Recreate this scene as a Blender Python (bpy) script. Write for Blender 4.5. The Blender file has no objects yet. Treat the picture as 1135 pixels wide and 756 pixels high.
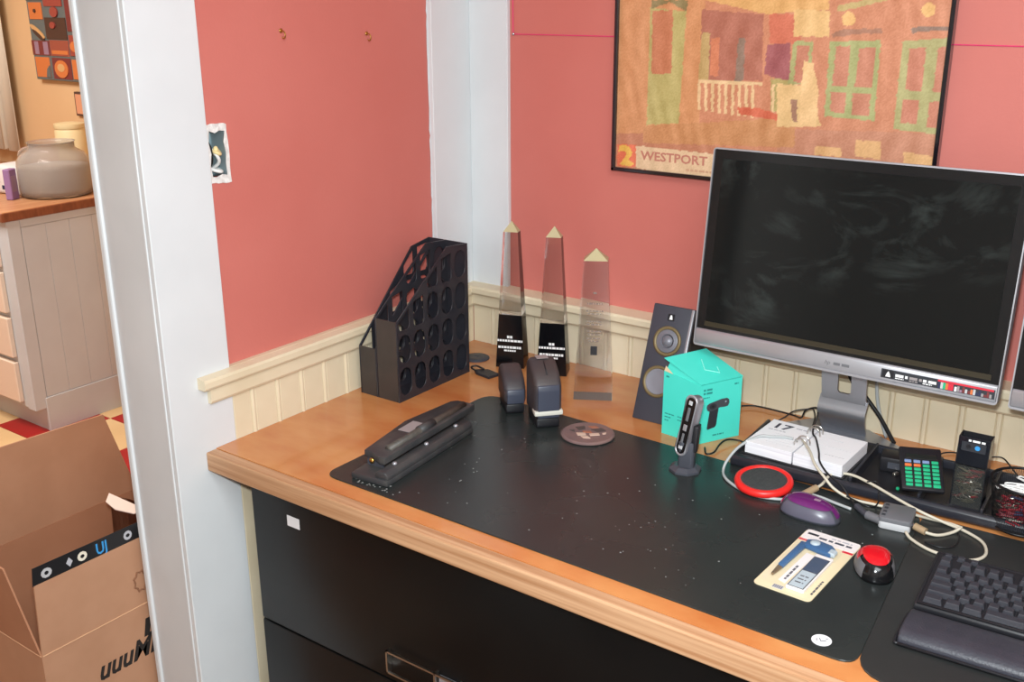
import bpy, bmesh, math, random
from mathutils import Matrix, Vector
from mathutils.geometry import tessellate_polygon
R=math.radians; PI=math.pi
random.seed(7)
sc=bpy.context.scene; COL=sc.collection
# ------------------------------------------------------------------ camera
cd=bpy.data.cameras.new('camera'); cam=bpy.data.objects.new('camera',cd); COL.objects.link(cam); sc.camera=cam
yaw,pitch,roll=R(-36.164),R(-18.517),R(-0.285)
fw=Vector((math.sin(yaw)*math.cos(pitch),math.cos(yaw)*math.cos(pitch),math.sin(pitch)))
rt=Vector((math.cos(yaw),-math.sin(yaw),0)); up=rt.cross(fw)
r2=rt*math.cos(roll)+up*math.sin(roll); u2=up*math.cos(roll)-rt*math.sin(roll)
CP=Vector((1.570,-1.985,1.603))
cam.matrix_world=Matrix.Translation(CP)@Matrix(((r2.x,u2.x,-fw.x),(r2.y,u2.y,-fw.y),(r2.z,u2.z,-fw.z))).to_4x4()
cd.sensor_width=36; cd.lens=36*1162.9/1135; cd.clip_start=.02
# ------------------------------------------------------------------ world, lamps, exposure
w=bpy.data.worlds.new('world'); sc.world=w; w.use_nodes=True
w.node_tree.nodes['Background'].inputs[0].default_value=(.9,.92,1,1); w.node_tree.nodes['Background'].inputs[1].default_value=.25
sc.view_settings.view_transform='Standard'; sc.view_settings.look='None'; sc.view_settings.gamma=1
sc.view_settings.exposure=0.03
def lamp(name,loc,size,power,col,aim=None,sy=None):
    l=bpy.data.lights.new(name,'AREA'); l.energy=power; l.size=size; l.color=col
    if sy: l.shape='RECTANGLE'; l.size_y=sy
    o=bpy.data.objects.new(name,l); COL.objects.link(o); o.location=loc
    if aim is not None: o.rotation_euler=(Vector(aim)-Vector(loc)).to_track_quat('-Z','Y').to_euler()
    return o
FL=CP+Vector((-.02,0,.10))+fw*.03
lamp('camera_flash',FL,.07,34,(.90,.97,1),FL+fw)                    # the flash on top of the camera
lamp('ceiling_lamp',(1.9,-1.9,2.40),1.1,46,(.90,.97,1),(1.9,-1.9,0)) # room light
lamp('kitchen_lamp',(-1.9,-.9,2.42),.9,66,(1,.97,.91),(-1.9,-.7,0))
# ------------------------------------------------------------------ materials
def s2l(c):
    out=[]
    for v in c[:3]:
        v=v/255; out.append(v/12.92 if v<=.04045 else ((v+.055)/1.055)**2.4)
    return (*out,1)
def mat(name,c,rough=.5,metal=0,c2=None,scale=8,stretch=(1,1,1),bump=0,bscale=None,spec=.5,coat=0,trans=0,ior=1.45,detail=4,emit=None,contrast=(.35,.65),rvar=0,alpha=None):
    m=bpy.data.materials.new(name); m.use_nodes=True; nt=m.node_tree; N=nt.nodes; L=nt.links; b=N['Principled BSDF']
    b.inputs['Base Color'].default_value=s2l(c); b.inputs['Roughness'].default_value=rough; b.inputs['Metallic'].default_value=metal
    b.inputs['Specular IOR Level'].default_value=spec; b.inputs['Coat Weight'].default_value=coat; b.inputs['Coat Roughness'].default_value=.08
    b.inputs['Transmission Weight'].default_value=trans; b.inputs['IOR'].default_value=ior
    if alpha is not None: b.inputs['Alpha'].default_value=alpha
    if emit: b.inputs['Emission Color'].default_value=s2l(emit[0]); b.inputs['Emission Strength'].default_value=emit[1]
    if c2 or bump or rvar:
        tc=N.new('ShaderNodeTexCoord'); mp=N.new('ShaderNodeMapping'); mp.inputs['Scale'].default_value=stretch
        nz=N.new('ShaderNodeTexNoise'); nz.inputs['Scale'].default_value=scale; nz.inputs['Detail'].default_value=detail
        L.new(tc.outputs['Object'],mp.inputs[0]); L.new(mp.outputs[0],nz.inputs['Vector'])
        if c2:
            cr=N.new('ShaderNodeValToRGB'); cr.color_ramp.elements[0].position=contrast[0]; cr.color_ramp.elements[1].position=contrast[1]
            cr.color_ramp.elements[0].color=s2l(c); cr.color_ramp.elements[1].color=s2l(c2)
            L.new(nz.outputs[0],cr.inputs[0]); L.new(cr.outputs[0],b.inputs['Base Color'])
        if rvar:
            mr=N.new('ShaderNodeMapRange'); mr.inputs[3].default_value=rough-rvar; mr.inputs[4].default_value=rough+rvar
            L.new(nz.outputs[0],mr.inputs[0]); L.new(mr.outputs[0],b.inputs['Roughness'])
        if bump:
            n2=nz
            if bscale:
                n2=N.new('ShaderNodeTexNoise'); n2.inputs['Scale'].default_value=bscale; n2.inputs['Detail'].default_value=3; L.new(mp.outputs[0],n2.inputs['Vector'])
            bp=N.new('ShaderNodeBump'); bp.inputs['Strength'].default_value=bump; bp.inputs['Distance'].default_value=.002
            L.new(n2.outputs[0],bp.inputs['Height']); L.new(bp.outputs[0],b.inputs['Normal'])
    return m
M=dict(
 red=mat('red_wall_paint',(195,109,99),.55,c2=(200,115,105),scale=3,bump=.12,bscale=160),
 white=mat('white_trim_paint',(214,217,219),.45,c2=(209,212,214),scale=6,bump=.05,bscale=60),
 jamb=mat('white_jamb_paint',(206,207,208),.45,c2=(200,201,202),scale=6),
 cream=mat('cream_wainscot_paint',(222,208,180),.42,c2=(215,200,170),scale=9),
 plaster=mat('torn_plaster',(232,230,226),.9,c2=(205,200,196),scale=90,bump=.8,bscale=200),
 ceil=mat('ceiling_white',(225,224,220),.9),
 floor=mat('brown_floorboards',(120,84,56),.45,c2=(98,66,44),scale=6,stretch=(1,12,1)),
 desk=mat('varnished_orange_maple',(205,142,86),.24,c2=(188,112,60),scale=5,stretch=(1,2.2,1),spec=.5,coat=.4,bump=.015,bscale=30,detail=7),
 nose=mat('pale_pine_strip',(166,120,84),.5,c2=(196,154,118),scale=60,stretch=(.03,1.5,1.5),detail=5,contrast=(.36,.58)),
 mata=mat('black_leatherette',(37,41,41),.27,c2=(43,47,46),scale=5,bump=.06,bscale=500,rvar=.04,spec=.5),
 matb=mat('black_leatherette_dark',(40,41,41),.29,c2=(46,47,46),scale=5,bump=.06,bscale=500,rvar=.04),
 blk=mat('black_plastic',(30,30,34),.42,spec=.5),
 blkg=mat('black_gloss_plastic',(20,20,22),.16,spec=.5),
 blkm=mat('dusty_black_metal',(54,54,56),.5,bump=.15,bscale=300,c2=(74,72,70),scale=22,contrast=(.45,.75)),offw=mat('off_white_wall_paint',(224,220,212),.7),cream_dust=mat('dusty_rod',(96,90,82),.5,c2=(66,62,58),scale=30),
 file=mat('black_polystyrene',(36,38,46),.36,c2=(46,45,50),scale=20),
 filef=mat('black_polystyrene_face',(62,56,54),.45,c2=(56,52,50),scale=30),
 cab=mat('black_enamel',(11,11,12),.3,c2=(15,15,15),scale=6,rvar=.05,spec=.28),
 chrome=mat('brushed_chrome',(200,196,190),.28,1),
 silver=mat('silver_plastic',(178,178,184),.32,.55),
 silverd=mat('silver_metal_stand',(170,170,176),.34,.75),
 screen=None,
 grey=mat('grey_plastic',(104,104,108),.45), lgrey=mat('light_grey_plastic',(186,186,188),.4), dgrey=mat('dark_grey_plastic',(66,68,76),.42),
 stap=mat('worn_black_plastic',(66,58,58),.5,c2=(50,50,58),scale=14,contrast=(.4,.7)), stapf=mat('satin_black_blue_plastic',(62,66,80),.34),
 band=mat('cream_band',(206,203,192),.5),
 speaker=mat('charcoal_speaker_plastic',(62,63,72),.45), cone=mat('grey_cone',(118,118,126),.4,.2), conew=mat('dull_cone',(128,126,134),.6),
 brass=mat('brass_ring',(122,106,74),.5,.3), gold=mat('brass',(190,150,80),.35,1),
 teal=mat('teal_card',(70,212,194),.5,c2=(76,216,199),scale=8), tealin=mat('raw_card_edge',(220,196,160),.8), tealp=mat('teal_print',(40,140,132),.6), teallt=mat('pale_teal_print',(140,232,218),.6),
 camg=mat('printed_grey',(66,68,74),.5), camd=mat('printed_dark_grey',(44,46,52),.5), caml=mat('printed_light_grey',(150,156,164),.5),
 crystal=mat('clear_crystal',(255,255,255),.0,trans=1,ior=1.46), engr=mat('engraved_lettering',(150,130,120),.7,alpha=.55), cap=mat('cream_reflection_cap',(206,194,152),.35,trans=.25),crysb=mat('black_award_base',(14,14,17),.12),
 wht=mat('white_lettering',(235,235,235),.6), paper=mat('white_paper',(236,236,238),.8), pedge=mat('paper_edges',(232,231,234),.85,c2=(214,212,218),scale=60,stretch=(.1,.1,8)), ink=mat('dark_ink',(70,72,82),.7), inkl=mat('pale_ink',(180,180,186),.7),
 label=mat('grey_label',(150,142,142),.6), sticker=mat('white_sticker',(225,225,228),.6),
 stone=mat('purplish_stone',(112,92,92),.5,c2=(126,100,96),scale=30,bump=.2), stoned=mat('dark_stone_relief',(78,68,66),.5), stonel=mat('light_stone_relief',(206,178,160),.45), stoneo=mat('rust_stone_relief',(160,100,76),.5),
 rubred=mat('red_rubber',(226,40,36),.38), rubgrey=mat('ribbed_dark_rubber',(58,60,60),.6,c2=(66,68,68),scale=200),
 purple=mat('purple_gloss',(98,32,98),.22,coat=.4), mred=mat('red_gloss',(205,20,32),.25,coat=.4),
 cable=mat('beige_cable',(196,188,170),.4), cablew=mat('grey_white_cable',(172,176,176),.4), cableb=mat('black_cable',(24,24,26),.45), plug=mat('clear_amber_plug',(176,150,118),.35,trans=.2), usb=mat('nickel',(190,190,195),.25,1),
 key=mat('black_keycap',(52,52,58),.3), kbd=mat('keyboard_case',(34,34,38),.4), wrist=mat('wrist_rest_leatherette',(50,50,58),.42,c2=(54,54,62),scale=40,bump=.3,bscale=350),
 card=mat('cream_backing_card',(222,206,170),.55), cardw=mat('white_card',(228,222,220),.5), cblue=mat('blue_tool_print',(26,84,132),.4), cblud=mat('navy_print',(22,52,84),.4), cred=mat('red_stripe',(206,40,60),.5), cgrey=mat('pale_blue_print',(170,184,192),.4), cbrown=mat('bronze_tip',(120,96,60),.4,.5), blister=mat('clear_blister',(255,255,255),.05,alpha=.05,spec=.8),
 cgreen=mat('green_key',(36,170,120),.4), corange=mat('orange_key',(214,112,62),.4), cbluek=mat('blue_grey_key',(120,140,178),.4), lcd=mat('dark_lcd',(34,36,34),.2),
 smoke=mat('smoky_acrylic',(28,30,36),.15,alpha=.88), clearp=mat('clear_acrylic',(80,80,76),.08,alpha=.22), mesh=mat('black_wire',(26,26,28),.4,.3),
 clip=mat('coated_clip_white',(226,226,224),.35), clips=mat('steel_clip',(170,165,155),.3,.9), clipr=mat('red_clip',(140,40,50),.4), clipm=mat('maroon_wrapper',(116,34,44),.4), clipg=mat('olive_clip',(110,105,85),.4,.5),
 frame=mat('black_picture_frame',(22,20,26),.15,coat=.5), string=mat('pink_string',(222,52,110),.6), stringr=mat('red_string',(214,60,76),.6),
 galv=mat('galvanised_box',(160,176,180),.45,.6), wireb=mat('black_wire_insulation',(24,26,26),.5), wirew=mat('white_wire_insulation',(224,224,220),.5), wirey=mat('pale_wire_connector',(228,206,150),.5),
 kwall=mat('apricot_kitchen_wall',(222,184,140),.8,c2=(217,178,133),scale=3), kcab=mat('white_beadboard_cabinet',(196,200,203),.5,c2=(190,193,196),scale=5), kcabf=mat('peach_white_drawer',(226,206,186),.5),
 ktop=mat('reddish_wood_counter',(190,138,98),.4,c2=(172,116,78),scale=5,stretch=(6,1,1)), ktope=mat('dark_wood_counter_edge',(140,82,54),.4,c2=(116,64,42),scale=16,stretch=(4,4,1)),
 tcream=mat('cream_floor_tile',(222,190,142),.45,c2=(214,180,132),scale=5), tred=mat('red_floor_tile',(168,32,32),.4,c2=(156,28,30),scale=5), grout=mat('floor_grout',(150,120,96),.9),
 cardb=mat('corrugated_cardboard',(182,136,106),.85,c2=(176,130,100),scale=14), cardi=mat('cardboard_inside',(172,122,92),.85,c2=(166,116,86),scale=10), tape=mat('black_packing_tape',(34,34,36),.3), tapeb=mat('light_blue_print',(60,150,214),.4), boxink=mat('black_box_ink',(38,32,30),.8), wpaper=mat('white_pad_paper',(226,208,198),.8),
 jar=mat('frosted_clear_plastic',(232,228,224),.08,trans=.8,ior=1.2,c2=(214,206,198),scale=4), jarm=mat('milky_contents',(186,178,172),.7), curt=mat('off_white_curtain',(226,218,200),.9), canis=mat('cream_canister',(226,206,160),.5),
 purp=mat('purple_carton',(140,106,146),.6), bag=mat('white_bag',(214,206,204),.6), navy=mat('navy_print_bag',(40,44,74),.6),
 pgreen=mat('painted_grey_green',(96,104,104),.5), porange=mat('painted_orange',(204,116,62),.5), porr=mat('painted_rust',(150,76,60),.5), pmaroon=mat('painted_maroon',(116,48,48),.5), plil=mat('painted_lilac',(150,120,140),.5), ptan=mat('painted_tan',(206,160,108),.5), pdark=mat('painted_brown',(72,48,40),.5), pred=mat('painted_red',(150,66,56),.5), terra=mat('terracotta_print',(214,150,116),.6), dkfr=mat('dark_wood_frame',(84,60,50),.5),
 amber=mat('amber_screen_strip',(52,46,34),.3),
)
def screen_mat():
    m=bpy.data.materials.new('dusty_glossy_screen'); m.use_nodes=True; nt=m.node_tree; N=nt.nodes; L=nt.links; b=N['Principled BSDF']
    tc=N.new('ShaderNodeTexCoord'); mp=N.new('ShaderNodeMapping'); mp.inputs['Scale'].default_value=(3.5,1,6.5); mp.inputs['Rotation'].default_value=(0,R(38),0)
    nz=N.new('ShaderNodeTexNoise'); nz.inputs['Scale'].default_value=1.6; nz.inputs['Detail'].default_value=9; nz.inputs['Roughness'].default_value=.62; nz.inputs['Distortion'].default_value=1.6
    g=N.new('ShaderNodeTexNoise'); g.inputs['Scale'].default_value=5; g.inputs['Detail'].default_value=1
    L.new(tc.outputs['Object'],mp.inputs[0]); L.new(mp.outputs[0],nz.inputs['Vector']); L.new(tc.outputs['Object'],g.inputs['Vector'])
    cr=N.new('ShaderNodeValToRGB'); cr.color_ramp.elements[0].position=.50; cr.color_ramp.elements[1].position=.78; cr.color_ramp.elements[0].color=(0,0,0,1); cr.color_ramp.elements[1].color=(1,1,1,1)
    L.new(nz.outputs[0],cr.inputs[0])
    c2=N.new('ShaderNodeValToRGB'); c2.color_ramp.elements[0].position=.38; c2.color_ramp.elements[1].position=.6; c2.color_ramp.elements[0].color=(0,0,0,1); c2.color_ramp.elements[1].color=(1,1,1,1)
    L.new(g.outputs[0],c2.inputs[0])
    mu=N.new('ShaderNodeMath'); mu.operation='MULTIPLY'; L.new(cr.outputs[0],mu.inputs[0]); L.new(c2.outputs[0],mu.inputs[1])
    mx=N.new('ShaderNodeMix'); mx.data_type='RGBA'; mx.inputs[6].default_value=s2l((20,21,21)); mx.inputs[7].default_value=s2l((58,64,62)); L.new(mu.outputs[0],mx.inputs[0])
    L.new(mx.outputs[2],b.inputs['Base Color']); b.inputs['Roughness'].default_value=.09; b.inputs['Specular IOR Level'].default_value=.22
    return m
M['screen']=screen_mat()
# ------------------------------------------------------------------ helpers
def bm_new(): return bmesh.new()
def box(x0,x1,y0,y1,z0,z1,bev=0,seg=1,bm=None):
    b=bmesh.new(); bmesh.ops.create_cube(b,size=1)
    bmesh.ops.transform(b,matrix=Matrix.Translation(((x0+x1)/2,(y0+y1)/2,(z0+z1)/2))@Matrix.Diagonal((x1-x0,y1-y0,z1-z0,1)),verts=b.verts)
    if bev: bmesh.ops.bevel(b,geom=b.edges[:],offset=bev,segments=seg,profile=.5,affect='EDGES')
    return join(b,bm)
def join(b,bm):
    if bm is None: return b
    me=bpy.data.meshes.new('t'); b.to_mesh(me); bm.from_mesh(me); bpy.data.meshes.remove(me); b.free(); return bm
def prism(pts,a0,a1,axis='z',bev=0,seg=1,bm=None):
    """closed 2-D outline extruded along an axis; x: pts=(y,z)  y: pts=(x,z)  z: pts=(x,y)"""
    b=bmesh.new(); f={'x':lambda p,a:(a,p[0],p[1]),'y':lambda p,a:(p[0],a,p[1]),'z':lambda p,a:(p[0],p[1],a)}[axis]
    v0=[b.verts.new(f(p,a0)) for p in pts]; v1=[b.verts.new(f(p,a1)) for p in pts]; n=len(pts)
    b.faces.new(v0); b.faces.new(v1[::-1])
    for i in range(n): b.faces.new((v0[i],v1[i],v1[(i+1)%n],v0[(i+1)%n]))
    bmesh.ops.recalc_face_normals(b,faces=b.faces)
    if bev: bmesh.ops.bevel(b,geom=b.edges[:],offset=bev,segments=seg,profile=.5,affect='EDGES')
    return join(b,bm)
def lathe(prof,n=32,cx=0,cy=0,bm=None,sx=1,sy=1):
    b=bmesh.new(); rings=[]
    for r,z in prof:
        rings.append([b.verts.new((cx+sx*r*math.cos(2*PI*i/n),cy+sy*r*math.sin(2*PI*i/n),z)) for i in range(n)] if r>1e-6 else [b.verts.new((cx,cy,z))])
    for A,B in zip(rings,rings[1:]):
        for i in range(n):
            j=(i+1)%n
            if len(A)==1 and len(B)>1: b.faces.new((A[0],B[i],B[j]))
            elif len(B)==1 and len(A)>1: b.faces.new((A[i],A[j],B[0]))
            elif len(A)>1: b.faces.new((A[i],A[j],B[j],B[i]))
    if len(rings[0])>1: b.faces.new(rings[0])
    if len(rings[-1])>1: b.faces.new(rings[-1])
    bmesh.ops.recalc_face_normals(b,faces=b.faces)
    return join(b,bm)
def frustum(w0,d0,w1,d1,z0,z1,bm=None,bev=0):
    b=bmesh.new()
    lo=[b.verts.new((sx*w0/2,sy*d0/2,z0)) for sx,sy in ((-1,-1),(1,-1),(1,1),(-1,1))]
    if w1<1e-6:
        t=b.verts.new((0,0,z1)); b.faces.new(lo[::-1])
        for i in range(4): b.faces.new((lo[i],lo[(i+1)%4],t))
    else:
        hi=[b.verts.new((sx*w1/2,sy*d1/2,z1)) for sx,sy in ((-1,-1),(1,-1),(1,1),(-1,1))]
        b.faces.new(lo[::-1]); b.faces.new(hi)
        for i in range(4): b.faces.new((lo[i],lo[(i+1)%4],hi[(i+1)%4],hi[i]))
    if bev: bmesh.ops.bevel(b,geom=b.edges[:],offset=bev,segments=2,profile=.5,affect='EDGES')
    return join(b,bm)
def spline(pts,k=6):
    P=[Vector(p) for p in pts]; P=[P[0]*2-P[1]]+P+[P[-1]*2-P[-2]]; out=[]
    for i in range(1,len(P)-2):
        for j in range(k):
            t=j/k; a,b,c,d=P[i-1:i+3]
            out.append(.5*((2*b)+(c-a)*t+(2*a-5*b+4*c-d)*t*t+(3*b-a-3*c+d)*t**3))
    return out+[P[-2]]
def tube(pts,r,n=8,smooth=True,closed=False,bm=None,k=6):
    P=spline(pts,k) if smooth else [Vector(p) for p in pts]
    b=bmesh.new(); rings=[]; up0=Vector((0,0,1))
    m=len(P)
    for i,p in enumerate(P):
        if closed: t=(P[(i+1)%m]-P[i-1]).normalized()
        else: t=(P[min(i+1,m-1)]-P[max(i-1,0)]).normalized()
        a=t.cross(up0)
        if a.length<1e-3: a=t.cross(Vector((1,0,0)))
        a.normalize(); c=a.cross(t)
        if i and a.dot(la)<0 and False: a=-a
        la=a
        rings.append([b.verts.new(p+a*(r*math.cos(2*PI*q/n))+c*(r*math.sin(2*PI*q/n))) for q in range(n)])
    for A,B in (list(zip(rings,rings[1:]))+([(rings[-1],rings[0])] if closed else [])):
        for q in range(n): b.faces.new((A[q],A[(q+1)%n],B[(q+1)%n],B[q]))
    if not closed: b.faces.new(rings[0][::-1]); b.faces.new(rings[-1])
    bmesh.ops.recalc_face_normals(b,faces=b.faces)
    return join(b,bm)
def tf(b,mx): bmesh.ops.transform(b,matrix=mx,verts=b.verts); return b
def plate(outer,holes,th):
    """flat plate with holes in the XY plane, thickness th upward from z=0"""
    cu=bpy.data.curves.new('pl','CURVE'); cu.dimensions='2D'; cu.fill_mode='BOTH'; cu.extrude=th/2
    for poly in [outer]+holes:
        s=cu.splines.new('POLY'); s.points.add(len(poly)-1); s.use_cyclic_u=True
        for i,p in enumerate(poly): s.points[i].co=(p[0],p[1],0,1)
    o=bpy.data.objects.new('pl',cu); COL.objects.link(o)
    dg=bpy.context.evaluated_depsgraph_get(); me=bpy.data.meshes.new_from_object(o.evaluated_get(dg))
    b=bmesh.new(); b.from_mesh(me); bpy.data.objects.remove(o); bpy.data.curves.remove(cu); bpy.data.meshes.remove(me)
    bmesh.ops.remove_doubles(b,verts=b.verts,dist=1e-6)
    bmesh.ops.translate(b,vec=(0,0,th/2),verts=b.verts); return b
def text(s,size,mx,font_bold=False,sx=1,th=.0002,align='LEFT',shear=0,off=0):
    cu=bpy.data.curves.new('tx','FONT'); cu.body=s; cu.size=size; cu.extrude=th; cu.align_x=align; cu.shear=shear; cu.resolution_u=2; cu.offset=off
    o=bpy.data.objects.new('tx',cu); COL.objects.link(o)
    dg=bpy.context.evaluated_depsgraph_get(); me=bpy.data.meshes.new_from_object(o.evaluated_get(dg))
    b=bmesh.new(); b.from_mesh(me); bpy.data.objects.remove(o); bpy.data.curves.remove(cu); bpy.data.meshes.remove(me)
    return tf(b,mx@Matrix.Diagonal((sx,1,1,1)))
XZ=Matrix(((1,0,0,0),(0,0,-1,0),(0,1,0,0),(0,0,0,1)))     # local (x,y) plane -> world (x,z), facing -y
YZ=Matrix(((0,0,1,0),(1,0,0,0),(0,1,0,0),(0,0,0,1)))      # local (x,y) -> world (y,z), facing +x
T=lambda x,y,z:Matrix.Translation((x,y,z))
RZ=lambda a:Matrix.Rotation(R(a),4,'Z'); RX=lambda a:Matrix.Rotation(R(a),4,'X'); RY=lambda a:Matrix.Rotation(R(a),4,'Y')
def obj(name,b,m,parent=None,smooth=False,mx=None,label=None):
    if mx is not None: tf(b,mx)
    me=bpy.data.meshes.new(name); b.to_mesh(me); b.free()
    if smooth is True:
        for p in me.polygons: p.use_smooth=True
    me.materials.append(M[m] if isinstance(m,str) else m)
    o=bpy.data.objects.new(name,me); COL.objects.link(o)
    if parent: o.parent=parent
    if smooth=='auto':
        for p in me.polygons: p.use_smooth=True
        me.set_sharp_from_angle(angle=R(38))
    if label: o['label']=label
    return o
def thing(name,label,cat,loc=(0,0,0),rz=0,group=None):
    o=bpy.data.objects.new(name,None); COL.objects.link(o); o.location=loc; o.rotation_euler=(0,0,R(rz)); o.empty_display_size=.05
    o['label']=label; o['category']=cat
    if group: o['group']=group
    return o
def tag(o,label,cat,group=None):
    o['label']=label; o['category']=cat
    if group: o['group']=group
    return o
def place(o,loc,rz=0): o.location=loc; o.rotation_euler=(0,0,R(rz)); return o
def struct(name,b,m,parent=None,smooth=False):
    o=obj(name,b,m,parent,smooth)
    if not parent: o['kind']='structure'
    return o
def rrect(x0,x1,y0,y1,r,n=5):
    pts=[]
    for cx,cy,a in ((x1-r,y1-r,0),(x0+r,y1-r,90),(x0+r,y0+r,180),(x1-r,y0+r,270)):
        for i in range(n+1): t=R(a+90*i/n); pts.append((cx+r*math.cos(t),cy+r*math.sin(t)))
    return pts
def bars(x0,y0,w,h,mx,seed=0,th=.0002):
    random.seed(seed+int(w*1e5)); b=None; x=x0
    while x<x0+w-h*.4:
        l=min(random.uniform(1.2,3.4)*h,x0+w-x); b=box(x,x+l,y0,y0+h,0,th,bm=b); x+=l+h*.6
    return tf(b,mx)
def inst(o,parent,loc,name=None):
    c=o.copy(); COL.objects.link(c); c.parent=parent; c.location=loc; return c
DZ=.76
# ================================================================== SETTING
# red wall panels (back wall and left wall), 12 mm behind the trim faces
struct('wall_back',box(0-.012,3.2,.012,.11,0,2.45),'red')
# left wall: panel between the corner and the door casing, with the hole of the electrical box
hole=[(-.757,1.276),(-.716,1.276),(-.716,1.364),(-.757,1.364)]
wl=plate([(-.80,0),(.012,0),(.012,2.45),(-.80,2.45)],[hole],.02); tf(wl,T(-.032,0,0)@YZ)
struct('wall_left',wl,'red')
struct('wall_left_inner',box(-.137,-.085,-.887,.66,0,2.45),'kwall')
struct('wall_left_front',box(-.137,0,-3.4,-1.86,0,2.45),'offw')
struct('wall_left_header',box(-.137,0,-1.86,-.887,2.1,2.45),'offw')
struct('wall_right',box(3.1,3.2,-3.4,.012,0,2.45),'offw')
struct('wall_front',box(-.137,3.2,-3.5,-3.4,0,2.45),'offw')
struct('ceiling',box(-3.6,3.2,-3.5,.66,2.45,2.52),'ceil')
struct('floor',box(0,3.2,-3.5,.11,-.05,0),'floor')
# kitchen shell
struct('wall_kitchen_back',box(-3.6,-.137,.56,.66,0,2.45),'kwall')
struct('wall_kitchen_left',box(-3.7,-3.6,-3.5,.66,0,2.45),'kwall')
struct('wall_kitchen_front',box(-3.7,-.137,-3.5,-3.4,0,2.45),'kwall')
kf=struct('floor_1',box(-3.6,0,-3.5,.66,-.05,-.002),'grout')
tile=None; P=.3
for i in range(-9,1):
    for j in range(-6,3):
        x0=-1.984+.0+(i+3)*P-.0; y0=-.12+j*P
        if x0<-3.5 or x0+P>-.15 or y0+P>.56: continue
        c='tred' if (i+j)%2==0 else 'tcream'
        t=obj('tile',box(x0+.0015,x0+P-.0015,y0+.0015,y0+P-.0015,-.004,.0015,.001),c,kf)
# door jamb + casings
dj=struct('door_1',box(-.137,-.008,-.9065,-.886,0,2.1,.0005),'jamb')
obj('casing',box(-.012,0,-.907,-.7636,0,2.2,.0015),'white',dj)
obj('casing_edge',box(-.018,-.0125,-.9085,-.885,0,2.2,.001,1),'white',dj)
obj('casing',box(-.150,-.134,-.912,-.80,0,2.2,.004,2),'white',dj)
obj('casing',box(-.012,0,-1.99,-1.86,0,2.2,.002),'white',dj)
# white corner boards over the rail
struct('trim_1',box(-.012,0,-.1345,0.012,.905,2.45,.001),'white')
struct('trim_2',box(0,.110,0,.012,.905,2.45,.001),'white')
# ragged paint edge line where the corner board meets the red wall
b=bmesh.new(); random.seed(3); z=.92; prev=None
while z<2.2:
    yy=-.1345-random.uniform(0,.004); v=(b.verts.new((-.0112,yy,z)),b.verts.new((-.0112,-.133,z)))
    if prev: b.faces.new((prev[0],prev[1],v[1],v[0]))
    prev=v; z+=random.uniform(.008,.03)
struct('trim_3',b,'white')
# chair rail, one piece per wall: ledge above an apron
def rail_profile(s): return [(0,.859),(s*.014,.859),(s*.018,.864),(s*.018,.888),(s*.026,.893),(s*.033,.893),(s*.036,.897),(s*.036,.908),(s*.033,.913),(-s*.012,.916)]
rp=[(p[0]*.62,p[1]-.003) for p in rail_profile(1)]
rl=struct('trim_4',prism([(0.0004,.890)]+rp[4:9]+[(0.0004,.9125)],-.842,0,'y'),'cream')
obj('apron',prism([(.0004,.856)]+rp[1:4]+[(.0112,.890),(.0004,.890)],-.822,0,'y'),'cream',rl)
obj('ledge_back',box(-.0119,.0005,-.763,0,.856,.913),'cream',rl)
b=prism([(-p[0],p[1]) for p in rail_profile(1)],0.0,3.1,'x')
struct('trim_5',b,'cream')
# wainscot: single bead boards
def bead_outline(W):
    bw=.0115
    return [(.0012,0),(W-bw-.0015,0),(W-bw,-.0026),(W-bw+.0008,0.0),(W-bw+.003,.0022),(W-bw+.006,.0028),(W-bw+.009,.0018),(W-.0012,-.001),(W-.0006,-.0032),(W,-.0032),(W,-.012),(0,-.012),(0,-.003)]
WB=.0655
wb=struct('trim_6',box(0,3.1,.006,.0119,.0,.862),'cream')
pr_=prism([(p[0],-p[1]) for p in bead_outline(WB)],.08,.8589,'z')
first=obj('board',pr_,'cream',wb); 
n0=0
for i in range(1,46): inst(first,wb,(i*WB,0,0))
wl2=struct('trim_7',box(-.0119,-.006,-.757,0,.0,.862),'cream')
pl_=prism([(p[1],-p[0]) for p in bead_outline(WB)],.08,.8589,'z')
f2=obj('board',pl_,'cream',wl2); f2.location=(0,-.0,0)
for i in range(1,11): inst(f2,wl2,(0,-i*WB,0))
obj('board',box(-.0119,0,-.7635,-.7208,.08,.8589,.0008),'cream',wl2)
# ================================================================== LEFT WALL THINGS
e=thing('electrical_box','open electrical box with loose wires and torn white plaster edge in the red wall','electrical box',(-.012,-.7365,1.276))
random.seed(5)
rag=[]
for (a,b_) in (((-.762,1.266),(-.711,1.264)),((-.711,1.264),(-.7125,1.372)),((-.7125,1.372),(-.762,1.374)),((-.762,1.374),(-.762,1.266))):
    for k in range(7):
        t=k/7; rag.append((a[0]+(b_[0]-a[0])*t+random.uniform(-.0012,.0012),a[1]+(b_[1]-a[1])*t+random.uniform(-.0015,.0015)))
inn=[(-.754+random.uniform(-.002,.002),z) for z in (1.279,1.30,1.32,1.34,1.362)]+[(-.74,1.357),(-.73,1.361)]+[(-.7195+random.uniform(-.002,.003),z) for z in (1.359,1.34,1.32,1.30,1.278)]+[(-.73,1.281),(-.745,1.277)]
o=obj('plaster_edge',plate(rag,[inn],.0025),'plaster',e,mx=T(.012,.7365,-1.276)@T(-.012,0,0)@YZ)
b=box(-.055,-.052,-.76,-.714,1.272,1.368); 
for a in ((-.055,-.0135,-.7567,-.7545,1.2765,1.3635),(-.055,-.0135,-.7185,-.7163,1.2765,1.3635),(-.055,-.033,-.757,-.717,1.272,1.275),(-.055,-.033,-.757,-.717,1.365,1.368)): box(*a,bm=b)
obj('metal_box',b,'galv',e,mx=T(.012,.7365,-1.276))
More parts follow.
